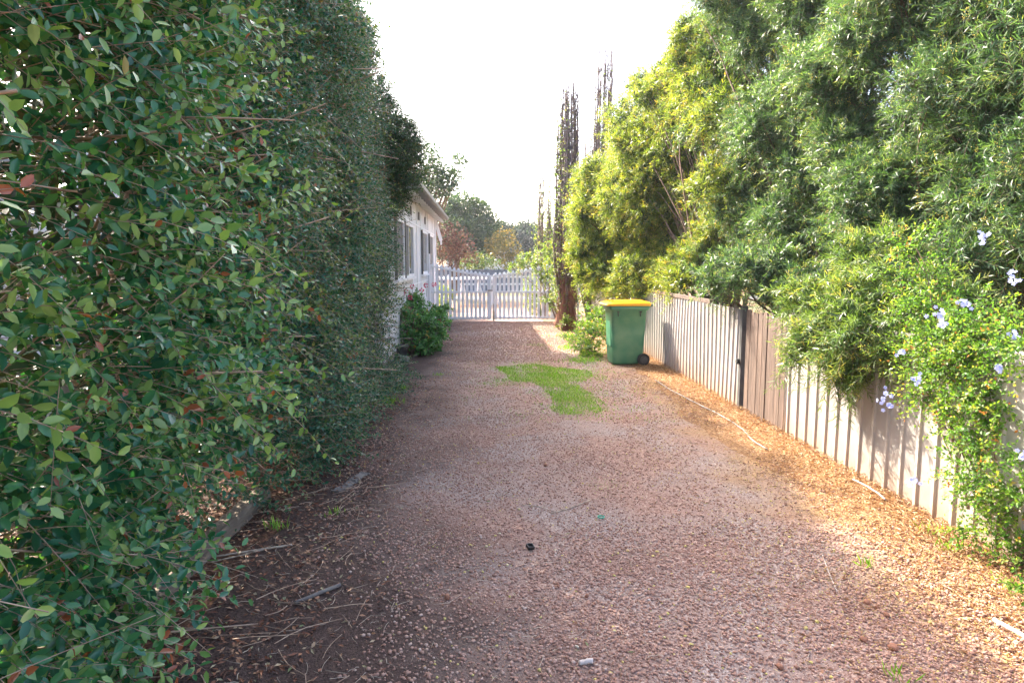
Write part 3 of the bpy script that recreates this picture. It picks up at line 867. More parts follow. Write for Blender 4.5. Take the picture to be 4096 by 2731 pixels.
def grid_clumps(seed, px0, px1, depth, r_px, step=44, top=-60, bot=None, left=None, holes=()):
    rng = np.random.default_rng(seed); out_ = []
    ys_ = np.arange(top, 330, step * .8)
    for j, py in enumerate(ys_):
        for px in np.arange(px0 + (j % 2) * step / 2, px1, step):
            x_ = px + rng.normal(0, step * .16); y_ = py + rng.normal(0, step * .16)
            if bot is not None and y_ > bot(x_): continue
            if left is not None and x_ < left(y_): continue
            if any((x_ - hx) ** 2 + (y_ - hy) ** 2 < hr ** 2 for hx, hy, hr in holes): continue
            d = depth(x_) * rng.uniform(.95, 1.07)
            out_.append(C(x_, y_, d, r_px * rng.uniform(.8, 1.25) * d / FPX))
    return out_
def right_depth(px): return float(np.interp(px, [560, 650, 720, 800, 880, 960, 1060], [14.8, 13.2, 10.4, 8.5, 7.0, 5.9, 5.2]))
def left_edge(py): return float(np.interp(py, [-60, 0, 43, 74, 110, 150, 175, 230, 290], [750, 738, 712, 675, 648, 616, 598, 590, 592]))
def bottom_edge(px): return float(np.interp(px, [560, 640, 700, 760, 800, 1030], [286, 278, 270, 268, 285, 300]))
# far rounded one, beside the poplars
wattle("far sunlit yellow green shrub with rounded crown behind the wheelie bin", 201,
       grid_clumps(1, 575, 665, right_depth, 27, step=28, top=120, bot=bottom_edge, left=left_edge) + [C(588, 215, 14.4, .38), C(598, 268, 14.0, .4), C(590, 180, 14.6, .32), C(630, 282, 13.0, .34), C(586, 250, 14.4, .35), C(655, 284, 12.4, .3), C(668, 274, 11.6, .35), C(684, 282, 10.8, .28), C(640, 270, 12.6, .4)],
       (3.7, 14.6, 0), 70, .095, .011, M['wattle'], nl=20, droop=.3, inner=900, flowers=.35)
wattle("tall shrub with sunlit yellow crown edge and blossom against the sky", 202,
       grid_clumps(2, 640, 752, right_depth, 34, step=33, bot=bottom_edge, left=left_edge) + [C(665, 72, 11.8, .2), C(645, 100, 12, .2), C(690, 40, 11.2, .3)],
       (3.9, 10.6, 0), 70, .09, .0095, M['wattle'], nl=22, droop=.3, inner=900, flowers=.40)
wattle("big shaded grey green shrub in the middle overhanging the cream fence", 203,
       grid_clumps(3, 735, 870, right_depth, 38, step=38, bot=bottom_edge) + [C(780, 285, 7.6, .42), C(820, 285, 7.3, .4), C(745, 275, 7.9, .32), C(715, 282, 8.2, .25)],
       (4.3, 8.2, 0), 85, .080, .0085, M['wattle_grey'], nl=24, droop=.3, inner=850, flowers=.22)
wattle("near shrub at upper right with long grey green needles and sky gaps", 204,
       grid_clumps(4, 862, 1085, right_depth, 42, step=45, bot=bottom_edge, holes=((905, 62, 24), (885, 125, 22), (900, 100, 18), (935, 150, 16))),
       (4.9, 5.8, 0), 100, .078, .0072, M['wattle_grey'], nl=26, droop=.25, inner=550, flowers=.18, L=(.25, .5))
wattle("sunlit lime green shrub spilling over the fence top with long sprays", 205,
       [C(875, 262, 5.6, .26), C(840, 300, 5.6, .30), C(885, 300, 5.2, .34), C(820, 335, 5.5, .24), C(858, 345, 5.1, .30), C(905, 340, 4.9, .30), C(895, 245, 5.7, .22), C(930, 300, 5.0, .3), C(805, 300, 5.9, .2),
        C(850, 380, 5.2, .16), C(935, 355, 4.7, .2), C(800, 350, 5.6, .15)],
       (4.0, 5.4, 0), 105, .080, .0078, M['lime'], nl=28, droop=.35, inner=700, flowers=.22, L=(.22, .45), trunk_r=.03)

# plumbago with pale blue flowers
def plumbago():
    rng = np.random.default_rng(301)
    root = empty("plumbago_bush", (3.35, 3.9, 0)); O = np.array(root.location)
    cl = [C(1005, 345, 4.2, .26), C(965, 350, 4.3, .2), C(985, 385, 4.1, .22), C(1015, 420, 3.9, .28), C(990, 430, 3.9, .16), C(1010, 475, 3.7, .24), C(950, 385, 4.3, .16), C(1040, 380, 4.0, .3),
          C(1040, 470, 3.7, .3), C(998, 490, 3.7, .12), C(1005, 530, 3.6, .16), C(1000, 290, 4.5, .2), C(1010, 250, 4.6, .2), C(980, 320, 4.6, .2), C(920, 395, 4.3, .1),
          C(1018, 575, 3.45, .12), C(1000, 310, 4.4, .2), C(965, 550, 3.7, .07), C(1020, 640, 3.1, .07),
          C(985, 345, 4.2, .2), C(1018, 350, 3.9, .2), C(1030, 330, 4.0, .25), C(955, 350, 4.4, .18), C(915, 360, 4.5, .12), C(1020, 390, 3.8, .25), C(1030, 510, 3.5, .2), C(1035, 345, 3.5, .2), C(1004, 336, 3.8, .18), C(975, 338, 4.1, .16)]
    LS = []; TW = []
    for (x, y, z, r) in cl:
        x = min(x, 3.02)
        n = int(130 * 12.6 * r * r * .55) + 8
        l_, t_ = clump_sprays(rng, (x, y, max(z, .1)), r, n, (.12, .28), 14, .25, .031, .017, .9, LEAF4, hemi=(-.8, -.5, .3), young=.4, pairs=False)
        LS.append(l_); TW.append(t_)
    V, F, rr = merge(LS); npmesh("foliage", V - O, F, M['plumb'], rr, parent=root)
    add_twigs(np.concatenate(TW) - O, .0018, "twigs", M['twig_dark'], root)
    V, F = limb_set(rng, (3.1, 3.9, 0), [(min(c[0], 3.0), c[1], c[2]) for c in cl] * 2, .012, .002, bend=.12, sides=5)
    npmesh("branches", V - O, F, M['bark'], parent=root)
    for (px, py, d, s) in ((982, 237, 4.2, 1.0), (1014, 277, 4.0, 1.15), (964, 305, 4.05, 1.0), (938, 313, 4.1, 1.15), (943, 325, 4.1, .7), (1013, 333, 3.9, .8), (917, 377, 4.2, .9), (883, 397, 4.1, 1.2),
                           (888, 405, 4.1, .7), (1000, 368, 3.9, .6), (911, 481, 3.8, .8), (1020, 455, 3.6, .8), (902, 352, 4.2, .5)):
        p = np.array(P(px, py, d * .90)); ps = []
        for k in range(int(7 * s) + 3):
            c = p + rng.normal(0, .018 * s, 3)
            nd = nrm(np.array([-.5, -.75, .3]) + rng.normal(0, .35, 3))
            u = nrm(np.cross(nd, [0, 0, 1.])); v = np.cross(nd, u)
            an = np.arange(5) * 2 * np.pi / 5 + rng.uniform(0, 1)
            a = u[None] * np.cos(an)[:, None] + v[None] * np.sin(an)[:, None]
            ps.append(leaves(np.tile(c, (5, 1)), a + nd * .15, np.tile(nd, (5, 1)), np.full(5, .014), np.full(5, .012), rng.random(5), LEAF4))
        V, F, rr = merge(ps); npmesh("flower_head", V - O, F, M['blueflower'], rr, parent=root)
    tag(root, "bright green bush with pale blue flowers spilling over the fence at right", "bush")
plumbago()

# ------------------------------------------------------------------ right fence
FX = 3.0
def ribbed(name_part, y0, y1, pitch, h, parent, mat, seed, wavy=0.0, zb=-.01):
    rng = np.random.default_rng(seed)
    prof = []
    y = y1
    y = y0
    while y < y1 - 1e-6:
        e = min(y + pitch, y1)
        prof += [(y, 0.0), (y + (e - y) * .60, -.018), (y + (e - y) * .64, -.032), (y + (e - y) * .80, -.030), (y + (e - y) * .97, -.003)]
        y = e
    prof.append((y1, 0.0))
    prof = np.array(prof)
    zs = np.array([zb, .25, .6, .9, h])
    k = len(prof)
    X = FX + prof[None, :, 1] + wavy * np.sin(prof[None, :, 0] * 2.3 + zs[:, None] * 2) 
    Y = np.broadcast_to(prof[None, :, 0], X.shape)
    Z = np.broadcast_to(zs[:, None], X.shape)
    V = np.stack([X, Y, Z], -1).reshape(-1, 3)
    i = np.arange(len(zs) - 1)[:, None] * k + np.arange(k - 1)[None]
    F = np.stack([i, i + k, i + k + 1, i + 1], -1).reshape(-1, 4)
    V2 = V.copy(); V2[:, 0] += .004
    Vb = np.concatenate([V, V2]); Fb = np.concatenate([F, F[:, ::-1] + len(V)])
    O = np.array(parent.location)
    return npmesh(name_part, Vb - O, Fb, mat, smooth=False, parent=parent)
f1 = empty("sheet_fence", (FX, 4.2, 0))
ribbed("sheet_panel", 1.2, 6.50, .182, 1.17, f1, M['fence'], 1, wavy=.004)
b = MB(); b.box(-.022, .022, -3.0, 2.29, 1.168, 1.20); b.build("top_rail", M['fence'], f1, bevel=.003)
for q_ in ((.03, .075, -3.0, 2.29, .25, .31), (.03, .075, -3.0, 2.29, .95, 1.01)):
    b = MB(); b.box(*q_); b.build("back_rail", M['brownwood'], f1)
for yy in (-2.6, -1.0, .7, 2.2):
    b = MB(); b.box(.078, .16, yy - .04, yy + .04, -.1, 1.1); b.build("post", M['brownwood'], f1)
tag(f1, "near cream ribbed metal fence behind the flowering bush", "fence", "fence along the right side")
f2 = empty("paling_fence", (FX, 7.05, 0))
rngp = random.Random(4)
y = 6.53 - 7.05
while y < .50:
    wd = .118
    b = MB(); h = 1.15 + rngp.uniform(-.02, .02); x0 = -.012 + rngp.uniform(-.008, .004)
    b.prism([(y, -.02), (y + wd - .012, -.02), (y + wd - .012, h - .03), (y + wd - .035, h), (y + .02, h), (y, h - .03)], x0, x0 + .018)
    b.build("paling", M['brownwood'], f2)
    y += wd
for q_ in ((.012, .06, -.54, .53, .28, .36), (.012, .06, -.54, .53, .9, .98)):
    b = MB(); b.box(*q_); b.build("back_rail", M['brownwood'], f2)
tag(f2, "short stretch of weathered brown timber palings between the cream sheets", "fence", "fence along the right side")
pst = empty("fence_post", (FX, 7.68, 0))
b = MB(); b.box(-.035, .03, -.035, .035, -.1, 1.19); b.build("shaft", M['darkpost'], pst, bevel=.004)
b = MB(); b.box(-.05, -.035, -.005, .035, .52, .58); b.cyl((-.05, .01, .55), (-.07, .01, .55), .03, .03, 12); b.build("latch", M['rubber'], pst, bevel=.0)
tag(pst, "slim black post with a latch between cream sheet and brown palings", "post")
f3 = empty("sheet_fence", (FX, 13, 0))
ribbed("sheet_panel", 7.72, 19.2, .148, 1.15, f3, M['fence'], 2, wavy=.010)
b = MB(); b.box(-.03, .03, -4.2, 6.1, 1.149, 1.20); b.build("top_rail", M['brownwood'], f3, bevel=.004)
for q_ in ((.03, .075, -5.2, 6.1, .25, .31), (.03, .075, -5.2, 6.1, .95, 1.01)):
    b = MB(); b.box(*q_); b.build("back_rail", M['brownwood'], f3)
for yy in (-4.5, -2, .5, 3, 5.5):
    b = MB(); b.box(.078, .16, yy - .04, yy + .04, -.1, 1.1); b.build("post", M['brownwood'], f3)
tag(f3, "far cream ribbed metal fence with timber capping running past the wheelie bin", "fence", "fence along the right side")

# ------------------------------------------------------------------ wheelie bin
def wheelie():
    root = empty("wheelie_bin", (2.39, 11.25, 0), R(3))
    bm = bmesh.new()
    def ring(z, x0, x1, w, r):
        vs = []
        for cx, cy, a0 in ((x1 - r, w - r, 0), (x0 + r, w - r, 90), (x0 + r, -w + r, 180), (x1 - r, -w + r, 270)):
            for k in range(6):
                a = R(a0 + k * 18); vs.append(bm.verts.new((cx + r * math.cos(a), cy + r * math.sin(a), z)))
        return vs
    # front is -x, wheels at +x
    rings = [ring(.012, -.25, .17, .205, .05), ring(.05, -.262, .20, .215, .05), ring(.20, -.27, .255, .225, .05), ring(.55, -.285, .27, .245, .05), ring(.90, -.30, .285, .265, .05),
             ring(.915, -.335, .325, .285, .05), ring(.975, -.345, .335, .292, .05), ring(.98, -.32, .31, .27, .05)]
    for A, B in zip(rings, rings[1:]):
        n = len(A)
        for i in range(n): bm.faces.new((A[i], A[(i + 1) % n], B[(i + 1) % n], B[i]))
    bm.faces.new(rings[0][::-1]); bm.faces.new(rings[-1])
    s = MB(); s.bm.free(); s.bm = bm
    s.build("body", M['bin'], root, smooth=True)
    # rim gussets / slots
    s = MB()
    for x in (-.20, .17):
        s.box(x - .018, x + .018, -.288, -.2675, .87, .895); s.box(x - .005, x + .005, -.283, -.262, .81, .868)
        s.build("slot", M['blackplastic'], root); s = MB()
    s.bm.free()
    # front flute ribs on -x face
    s = MB()
    s.prism([(-.17, .30), (.17, .30), (.12, .78), (-.12, .78)], -.292, -.276); s.build("front_panel", M['bin'], root, bevel=.006)
    # lid
    bm = bmesh.new()
    def lring(z, x0, x1, w, r, sl=0):
        vs = []
        for cx, cy, a0 in ((x1 - r, w - r, 0), (x0 + r, w - r, 90), (x0 + r, -w + r, 180), (x1 - r, -w + r, 270)):
            for k in range(6):
                a = R(a0 + k * 18); x = cx + r * math.cos(a)
                vs.append(bm.verts.new((x, cy + r * math.sin(a), z + sl * (x + .38) / .8)))
        return vs
    rings = [lring(.978, -.385, .345, .300, .05), lring(.992, -.395, .35, .305, .05), lring(1.012, -.385, .35, .302, .05, .012), lring(1.03, -.33, .33, .27, .06, .012), lring(1.042, -.25, .28, .20, .06, .012),
             lring(1.052, -.20, .24, .15, .06, .012), lring(1.052, -.18, .22, .13, .05, .012)]
    for A, B in zip(rings, rings[1:]):
        n = len(A)
        for i in range(n): bm.faces.new((A[i], A[(i + 1) % n], B[(i + 1) % n], B[i]))
    bm.faces.new(rings[0][::-1]); bm.faces.new(rings[-1])
    s = MB(); s.bm.free(); s.bm = bm
    # raised bars on the lid
    for yy in (-.17, .0, .17):
        s.box(-.30, .29, yy - .018, yy + .018, 1.03, 1.056)
    s.build("lid", M['lid'], root, bevel=0, smooth=False)
    # handle at the back
    s = MB()
    s.cyl((.37, -.24, .985), (.37, .24, .985), .013); s.bar((.32, -.22, .96), (.375, -.22, .985), .02, .03); s.bar((.32, .22, .96), (.375, .22, .985), .02, .03)
    s.build("handle", M['bin'], root, smooth=True)
    s = MB(); s.cyl((.235, -.29, .10), (.235, .29, .10), .011); s.build("axle", M['hub'], root)
    for yy in (-.275, .275):
        e = MB(); e.cyl((0, -.024, 0), (0, .024, 0), .10, seg=32); e.build
        wo = e.build("wheel", M['rubber'], root, bevel=.006, smooth=False); wo.location = (.235, yy, .10)
        h = MB(); h.cyl((0, -.0275, 0), (0, .0275, 0), .062, seg=24); h.cyl((0, -.034, 0), (0, .034, 0), .02, seg=12)
        for k in range(6):
            a = k * math.pi / 3; h.bar((.02 * math.cos(a), -.0295, .02 * math.sin(a)), (.06 * math.cos(a), -.0295, .06 * math.sin(a)), .008, .004)
        h.build("hub", M['hub'], wo)
    tag(root, "green wheelie bin with yellow lid standing against the fence", "wheelie bin")
wheelie()

# ------------------------------------------------------------------ gate
GY = 19.4
def gate_leaf(x0, x1, ztop, label, seed):
    """pickets between x0 and x1; ztop(x) gives the curved rail height"""
    root = empty("picket_gate", (x0, GY, 0))
    s = MB()
    K = 14
    for i in range(K):
        a = x0 + (x1 - x0) * i / K; b_ = x0 + (x1 - x0) * (i + 1) / K
        za, zb = ztop(a), ztop(b_)
        s.prism([(a - x0, za - .035), (b_ - x0, zb - .035), (b_ - x0, zb + .025), (a - x0, za + .025)], -.03, .02, axis='y')
    bmesh.ops.remove_doubles(s.bm, verts=s.bm.verts, dist=1e-5)
    s.build("top_rail", M['white'], root)
    s = MB(); s.box(0, x1 - x0, -.03, .02, .80, .86); s.build("middle_rail", M['white'], root)
    s = MB(); s.box(0, x1 - x0, -.03, .02, .07, .13); s.build("bottom_rail", M['white'], root)
    for xx in (0, x1 - x0 - .05):
        s = MB(); s.box(xx - .002, xx + .052, -.038, .028, .06, ztop(x0 + xx) + .02); s.build("stile", M['white'], root)
    n = int(round((x1 - x0 - .08) / .118)); p = (x1 - x0 - .06) / n
    for k in range(n):
        c = .03 + p * (k + .5); h = ztop(x0 + c) + .085
        s = MB(); s.prism([(c - .036, .05), (c + .036, .05), (c + .036, h - .03), (c + .016, h), (c - .016, h), (c - .036, h - .03)], .022, .040, axis='y'); s.build("picket", M['white'], root)
    tag(root, label, "gate", "pair of white gates")
    return root
XC = P(492, 300, GY).x; XL = P(430, 300, GY).x; XR = P(555, 300, GY).x
gl = gate_leaf(XL, XC - .012, lambda x: 1.28 + .30 * (abs(x - XC) / (XC - XL)) ** 1.25, "left leaf of the white picket gate, next to the house", 1)
gr = gate_leaf(XC + .012, XR, lambda x: 1.28 + .30 * (abs(x - XC) / (XR - XC)) ** 1.25, "right leaf of the white picket gate, beside the bark covered poplar", 2)
s = MB(); s.box(XC - XL - .13, XC - XL + .02, -.05, -.038, .86, .90); s.cyl((XC - XL - .1, -.05, .88), (XC - XL - .1, -.075, .88), .022, seg=12); s.build("latch", M['pipe'], gl)
s = MB(); s.cyl((.03, -.055, .0), (.03, -.055, .5), .008, seg=8); s.box(.005, .055, -.06, -.038, .02, .30); s.build("drop_bolt", M['straw'], gr)
for px_, lb in ((427.5, "square white gate post against the house wall"), (559, "square white gate post hidden in vine leaves by the poplar")):
    q = P(px_, 300, GY); pr = empty("gate_post", (q.x, GY, 0))
    s = MB(); s.box(-.055, .055, -.055, .055, -.1, 1.66); s.build("shaft", M['white'], pr, bevel=.004)
    s = MB(); s.prism([(-.07, 1.661), (.07, 1.661), (.0, 1.72)], -.07, .07, axis='y'); s.build("cap", M['white'], pr)
    tag(pr, lb, "post")
# short picket wing right of the gate
wg = empty("picket_fence", (XR + .16, GY, 0))
for k in range(5):
    s = MB(); c = .06 + k * .11; s.prism([(c - .026, .03), (c + .026, .03), (c + .026, 1.42), (c, 1.47), (c - .026, 1.42)], -.01, .01, axis='y'); s.build("picket", M['white'], wg)
for z_ in (.8, .12):
    s = MB(); s.box(0, .6, .012, .05, z_, z_ + .06); s.build("rail", M['white'], wg)
tag(wg, "short white picket infill between the gate and the poplar trunk", "fence")

# ------------------------------------------------------------------ house
def house():
    X0 = -1.5
    root = empty("cottage", (X0, 11, 0))
    oy = 11
    def bx(x0, x1, y0, y1, z0, z1, name, mat, par=root, bev=0.0, o=None):
        s = MB(); s.box(x0, x1, y0 - oy, y1 - oy, z0, z1); ob = s.build(name, mat, par, bevel=bev); return ob
    # body (walls with base)
    s = MB()
    s.box(-6.5, 0, 10.4 - oy, 22 - oy, 0, 3.12)
    s.build("wall", M['wall'], root)
    bx(-6.52, .012, 10.38, 22.02, -.02, .16, "plinth", M['conc'])
    # cover battens
    yb = [10.9, 11.72, 13.14, 14.86, 15.9, 16.86, 18.6, 19.2, 20.9, 21.95]
    s = MB()
    for y in yb:
        s.box(.001, .016, y - .022 - oy, y + .022 - oy, .17, 3.06)
    s.box(.001, .013, 10.42 - oy, 21.98 - oy, 2.50, 2.535)
    s.box(.001, .013, 10.42 - oy, 21.98 - oy, 1.18, 1.21)
    s.build("cover_batten", M['white'], root)
    s = MB(); s.box(.001, .045, 21.93 - oy, 22.04 - oy, 0.0, 3.06); s.build("corner_post", M['white'], root)
    # windows
    def window(y0, y1, z0, z1, kind):
        s = MB(); t = .06
        s.box(.002, .05, y0 - oy, y0 + t - oy, z0, z1); s.box(.002, .05, y1 - t - oy, y1 - oy, z0, z1)
        s.box(.002, .05, y0 + t - oy, y1 - t - oy, z1 - t, z1); s.box(.002, .05, y0 + t - oy, y1 - t - oy, z0, z0 + t)
        s.box(.002, .085, y0 - .05 - oy, y1 + .05 - oy, z0 - .05, z0 - .002)
        f = s.build("window", M['white'], root)
        if kind == 'glass':
            m_ = (y0 + y1) / 2
            g_ = MB(); g_.box(.004, .020, y0 + t - oy, m_ - .02 - oy, z0 + t, z1 - t); g_.build("fly_screen", M['screen'], f)
            g_ = MB(); g_.box(.004, .018, m_ + .02 - oy, y1 - t - oy, z0 + t, z1 - t); g_.build("pane", M['glass'], f)
            g_ = MB(); g_.box(.004, .032, m_ - .02 - oy, m_ + .02 - oy, z0 + t, z1 - t); g_.build("mullion", M['white'], f)
        else:
            g_ = MB(); g_.box(.004, .02, y0 + t - oy, y1 - t - oy, z0 + t, z1 - t); g_.build("fly_screen", M['screen'], f)
        # dark reveal strip on near side
        g_ = MB(); g_.box(.002, .06, y0 - .05 - oy, y0 - .004 - oy, z0, z1); g_.build("reveal", M['trimgrey'], f)
    window(11.85, 13.05, 1.38, 2.46, 'screen')
    window(13.22, 14.78, 1.38, 2.46, 'glass')
    window(16.95, 18.52, 1.38, 2.46, 'glass')
    window(19.28, 20.80, 1.38, 2.46, 'screen')
    for y in (14.6, 16.4, 18.2):
        s = MB(); s.box(.014, .026, y - .12 - oy, y + .12 - oy, 2.66, 2.84); s.build("vent", M['screen'], root)
    # roof: gable along y, corrugated
    ez, ex = 3.10, .36
    rz, rx = 4.30, -3.25
    ys = 12.0; ye = 22.4
    n = 150
    prof = np.linspace(ys, ye, n * 2)
    zz = .012 * np.where(np.arange(len(prof)) % 2 == 0, 1, -1)
    Vv = []; Ff = []
    for (xa, za, xb, zb) in ((ex, ez, rx, rz), (-6.86, ez, rx, rz)):
        o_ = len(Vv)
        for y, dz in zip(prof, zz): Vv.append((xa, y - oy, za + dz))
        for y, dz in zip(prof, zz): Vv.append((xb, y - oy, zb + dz))
        m_ = len(prof)
        for i in range(m_ - 1): Ff.append((o_ + i, o_ + i + 1, o_ + m_ + i + 1, o_ + m_ + i))
    rf = npmesh("roof", np.array(Vv), np.array(Ff), M['roof'], smooth=False, parent=root)
    s = MB(); s.prism([(-6.86, 3.02), (ex, 3.02), (rx, 4.26)], 12.06 - oy, 12.12 - oy, axis='y')
    s.build("gable", M['wall'], root); s = MB(); s.prism([(-6.5, 3.12), (0, 3.12), (rx, 4.16)], 21.94 - oy, 22.0 - oy, axis='y')
    s.build("gable", M['wall'], root)
    s = MB(); s.box(-6.5, 0.0, 10.36 - oy, 12.055 - oy, 3.122, 3.16); s.build("porch_roof", M['roof'], root)
    # fascia, gutter, soffit
    s = MB(); s.bar((.31, ys - oy, 3.03), (.31, ye - oy, 3.03), .14, .02); s.build("fascia", M['trimgrey'], rf)
    s = MB(); s.prism([(.322, 3.085), (.325, 3.02), (.345, 3.0), (.40, 3.0), (.43, 3.03), (.435, 3.10), (.425, 3.10), (.42, 3.085)], ys - .02 - oy, ye + .02 - oy, axis='y'); s.build("gutter", M['trimgrey'], rf)
    s = MB()
    y = ys + .12
    while y < ye - .1:
        s.prism([(0.0, 3.0), (.295, 2.90), (.295, 2.96), (0.0, 3.07)], y - .025 - oy, y + .025 - oy, axis='y'); y += .58
        s.build("rafter_tail", M['white'], rf); s = MB()
    s.bm.free()
    # barge brace at the far corner
    s = MB(); s.bar((.02, 22.05 - oy, 3.0), (.20, 22.05 - oy, 2.35), .05, .10); s.bar((.20, 22.05 - oy, 2.35), (.20, 22.05 - oy, 2.22), .05, .10); s.build("corner_bracket", M['white'], root)
    # downpipe/meter trim by the gate
    s = MB(); s.cyl((.05, 18.95 - oy, 0), (.05, 18.95 - oy, 1.9), .03, seg=10); s.cyl((.05, 19.08 - oy, 0), (.05, 19.08 - oy, 1.2), .02, seg=10); s.build("pipe", M['white'], root)
    tag(root, "white cottage with tall windows and exposed rafter tails behind the hedge end", "house")
house()

# ------------------------------------------------------------------ bush at the hedge end, with bronze tips
def leafy(name, label, cat, seed, clumps, trunk, n_m2, L, nl, ll, lw, mat, tpl=LEAF4, droop=.15, up=.3, inner=500, inmat=None, hemi=(.3, -.9, .2), trunk_r=.03, twr=.0025, twm=None, group=None, young=.3, pairs=True, barkm=None):
    rng = np.random.default_rng(seed)
    root = empty(name, (trunk[0], trunk[1], 0)); O = np.array(root.location)
    LS = []; TW = []; IN = []
    for (x, y, z, r) in clumps:
        n = int(n_m2 * 12.6 * r * r * .6) + 5
        l_, t_ = clump_sprays(rng, (x, y, z), r, n, L, nl, droop, ll, lw, .95, tpl, hemi=hemi, young=young, up=up, pairs=pairs)
        LS.append(l_); TW.append(t_)
        ni = int(inner * r ** 2) + 2
        v = nrm(rng.normal(0, 1, (ni, 3))) * (rng.random((ni, 1)) ** .4) * r * .75
        IN.append(leaves(np.array([x, y, z]) + v, rng.normal(0, 1, (ni, 3)), rng.normal(0, 1, (ni, 3)), rng.uniform(1.2, 2, ni) * ll, rng.uniform(1.2, 2, ni) * lw, rng.random(ni), LEAF2))
    V, F, rr = merge(LS); npmesh("foliage", V - O, F, mat, rr, parent=root)
    if inner:
        V, F, rr = merge(IN); npmesh("inner_foliage", V - O, F, inmat or M['hedge_in'], rr, parent=root)
    if twr: add_twigs(np.concatenate(TW) - O, twr, "twigs", twm or M['twig_dark'], root)
    V, F = limb_set(rng, trunk, [c[:3] for c in clumps], trunk_r, bend=.1)
    npmesh("branches", V - O, F, barkm or M['bark'], parent=root)
    tag(root, label, cat, group)
    return root
leafy("bronze_tipped_shrub", "tall shrub with bronze tips overhanging the cottage eave", "shrub", 401,
      [C(396, 145, 10.6, .42), C(404, 170, 10.7, .36), C(388, 190, 10.4, .4), C(378, 160, 10.4, .55), C(408, 150, 10.8, .26), C(374, 120, 10.5, .45), C(400, 130, 10.7, .26),
       C(384, 200, 10.5, .3), C(366, 200, 10.2, .5), C(372, 235, 10.2, .3), C(366, 290, 10.1, .28), C(360, 330, 10.1, .28), C(374, 95, 10.4, .3)],
      (-1.95, 10.2, 0), 300, (.15, .32), 14, .034, .018, M['hedge_tip'], inner=1500, trunk_r=.03)

# geraniums and pots
gclumps = [C(405, 330, 12.6, .26), C(420, 325, 12.6, .28), C(433, 330, 12.8, .24), C(398, 312, 12.8, .22), C(424, 344, 12.4, .2), C(440, 322, 13.2, .16), C(400, 322, 13.2, .28), C(418, 316, 13.4, .30), C(432, 318, 13.6, .26), C(410, 305, 13.8, .24), C(425, 335, 13.2, .24), C(436, 335, 13.4, .18), C(398, 338, 12.9, .16), C(441, 310, 14, .14), C(428, 348, 13.0, .14), C(414, 298, 14.0, .15), C(436, 348, 13.0, .1)]
ger = leafy("geranium_bush", "sprawling geranium bush with pink flowers against the white cottage wall", "bush", 402, gclumps,
      (-1.2, 13.4, 0), 110, (.12, .28), 9, .06, .058, M['ger'], tpl=LEAF4, inner=300, trunk_r=.02, twr=.004, droop=.1, up=.6, young=.2, pairs=False)
rng = np.random.default_rng(55); O = np.array(ger.location)
for (px, py) in ((391, 291), (397, 285), (397, 289), (394, 294), (403, 293), (412, 286), (422, 290), (426, 285), (406, 291), (410, 297), (409, 309), (439, 321), (434, 284), (400, 296)):
    p = np.array(P(px, py, 13.15)); n = 26
    v = nrm(rng.normal(0, 1, (n, 3)))
    a, f_, r_ = leaves(p + v * .028, v + rng.normal(0, .4, (n, 3)), rng.normal(0, 1, (n, 3)), np.full(n, .030), np.full(n, .026), rng.random(n), LEAF4)
    fo = npmesh("flower_head", a - O, f_, M['pink'], r_, parent=ger)
    q = np.array([p, p + (0, 0.03, -.06), p + (0, .06, -.13), p + (0, .1, -.22)])[None]
    V, F = tubes(q - O, np.full((1, 4), .0025), 4); npmesh("flower_stem", V, F, M['ger'], np.full(len(F), .5), parent=ger)
def pot(px, py, r, h, label, tilt=0, rz=0):
    p = G(px, py)
    bm = bmesh.new(); prof = [(r * .72, 0), (r * .78, .02), (r * .95, h * .85), (r * 1.05, h * .86), (r * 1.05, h), (r * .93, h), (r * .88, h * .88)]
    rings = []
    for rr_, z in prof:
        rings.append([bm.verts.new((rr_ * math.cos(a * math.pi / 12), rr_ * math.sin(a * math.pi / 12), z)) for a in range(24)])
    for A, B in zip(rings, rings[1:]):
        for i in range(24): bm.faces.new((A[i], A[(i + 1) % 24], B[(i + 1) % 24], B[i]))
    bm.faces.new(rings[0][::-1])
    root = empty("plant_pot", (p.x, p.y, 0))
    s = MB(); s.bm.free(); s.bm = bm; o = s.build("shell", M['potmat'], root, smooth=True)
    s = MB(); s.cyl((0, 0, h * .80), (0, 0, h * .87), r * .89, seg=24); s.build("soil_fill", M['soil'], root)
    if tilt: root.rotation_euler = (0, R(tilt), R(rz)); root.location.z = r * .9
    tag(root, label, "pot"); return root
pot(413, 350, .16, .30, "charcoal plant pot half hidden under the geranium")
pot(401, 358, .13, .24, "dark pot beside the drooping hedge end")
pt = pot(408, 366, .10, .20, "small dark pot lying tipped over on the ground by the hedge", 82, 215)
# grey dead stems of the geranium
rng = np.random.default_rng(66)
root_ = empty("dead_stem_clump", (-1.35, 12.6, 0))
n = 60; tt = np.linspace(0, 1, 5)
b0 = rng.normal(0, .06, (n, 3)) * np.array([1, 1, 0]); dv = np.stack([rng.normal(0, .12, n), rng.normal(0, .12, n), rng.uniform(.5, .85, n)], -1)
V, F = tubes(b0[:, None] + dv[:, None] * tt[None, :, None] + rng.normal(0, .012, (n, 5, 3)), np.full((n, 5), .007), 5)
npmesh("stems", V, F, M['bark'], parent=root_)
tag(root_, "bundle of bare brown stems rising left of the geranium leaves", "plant")

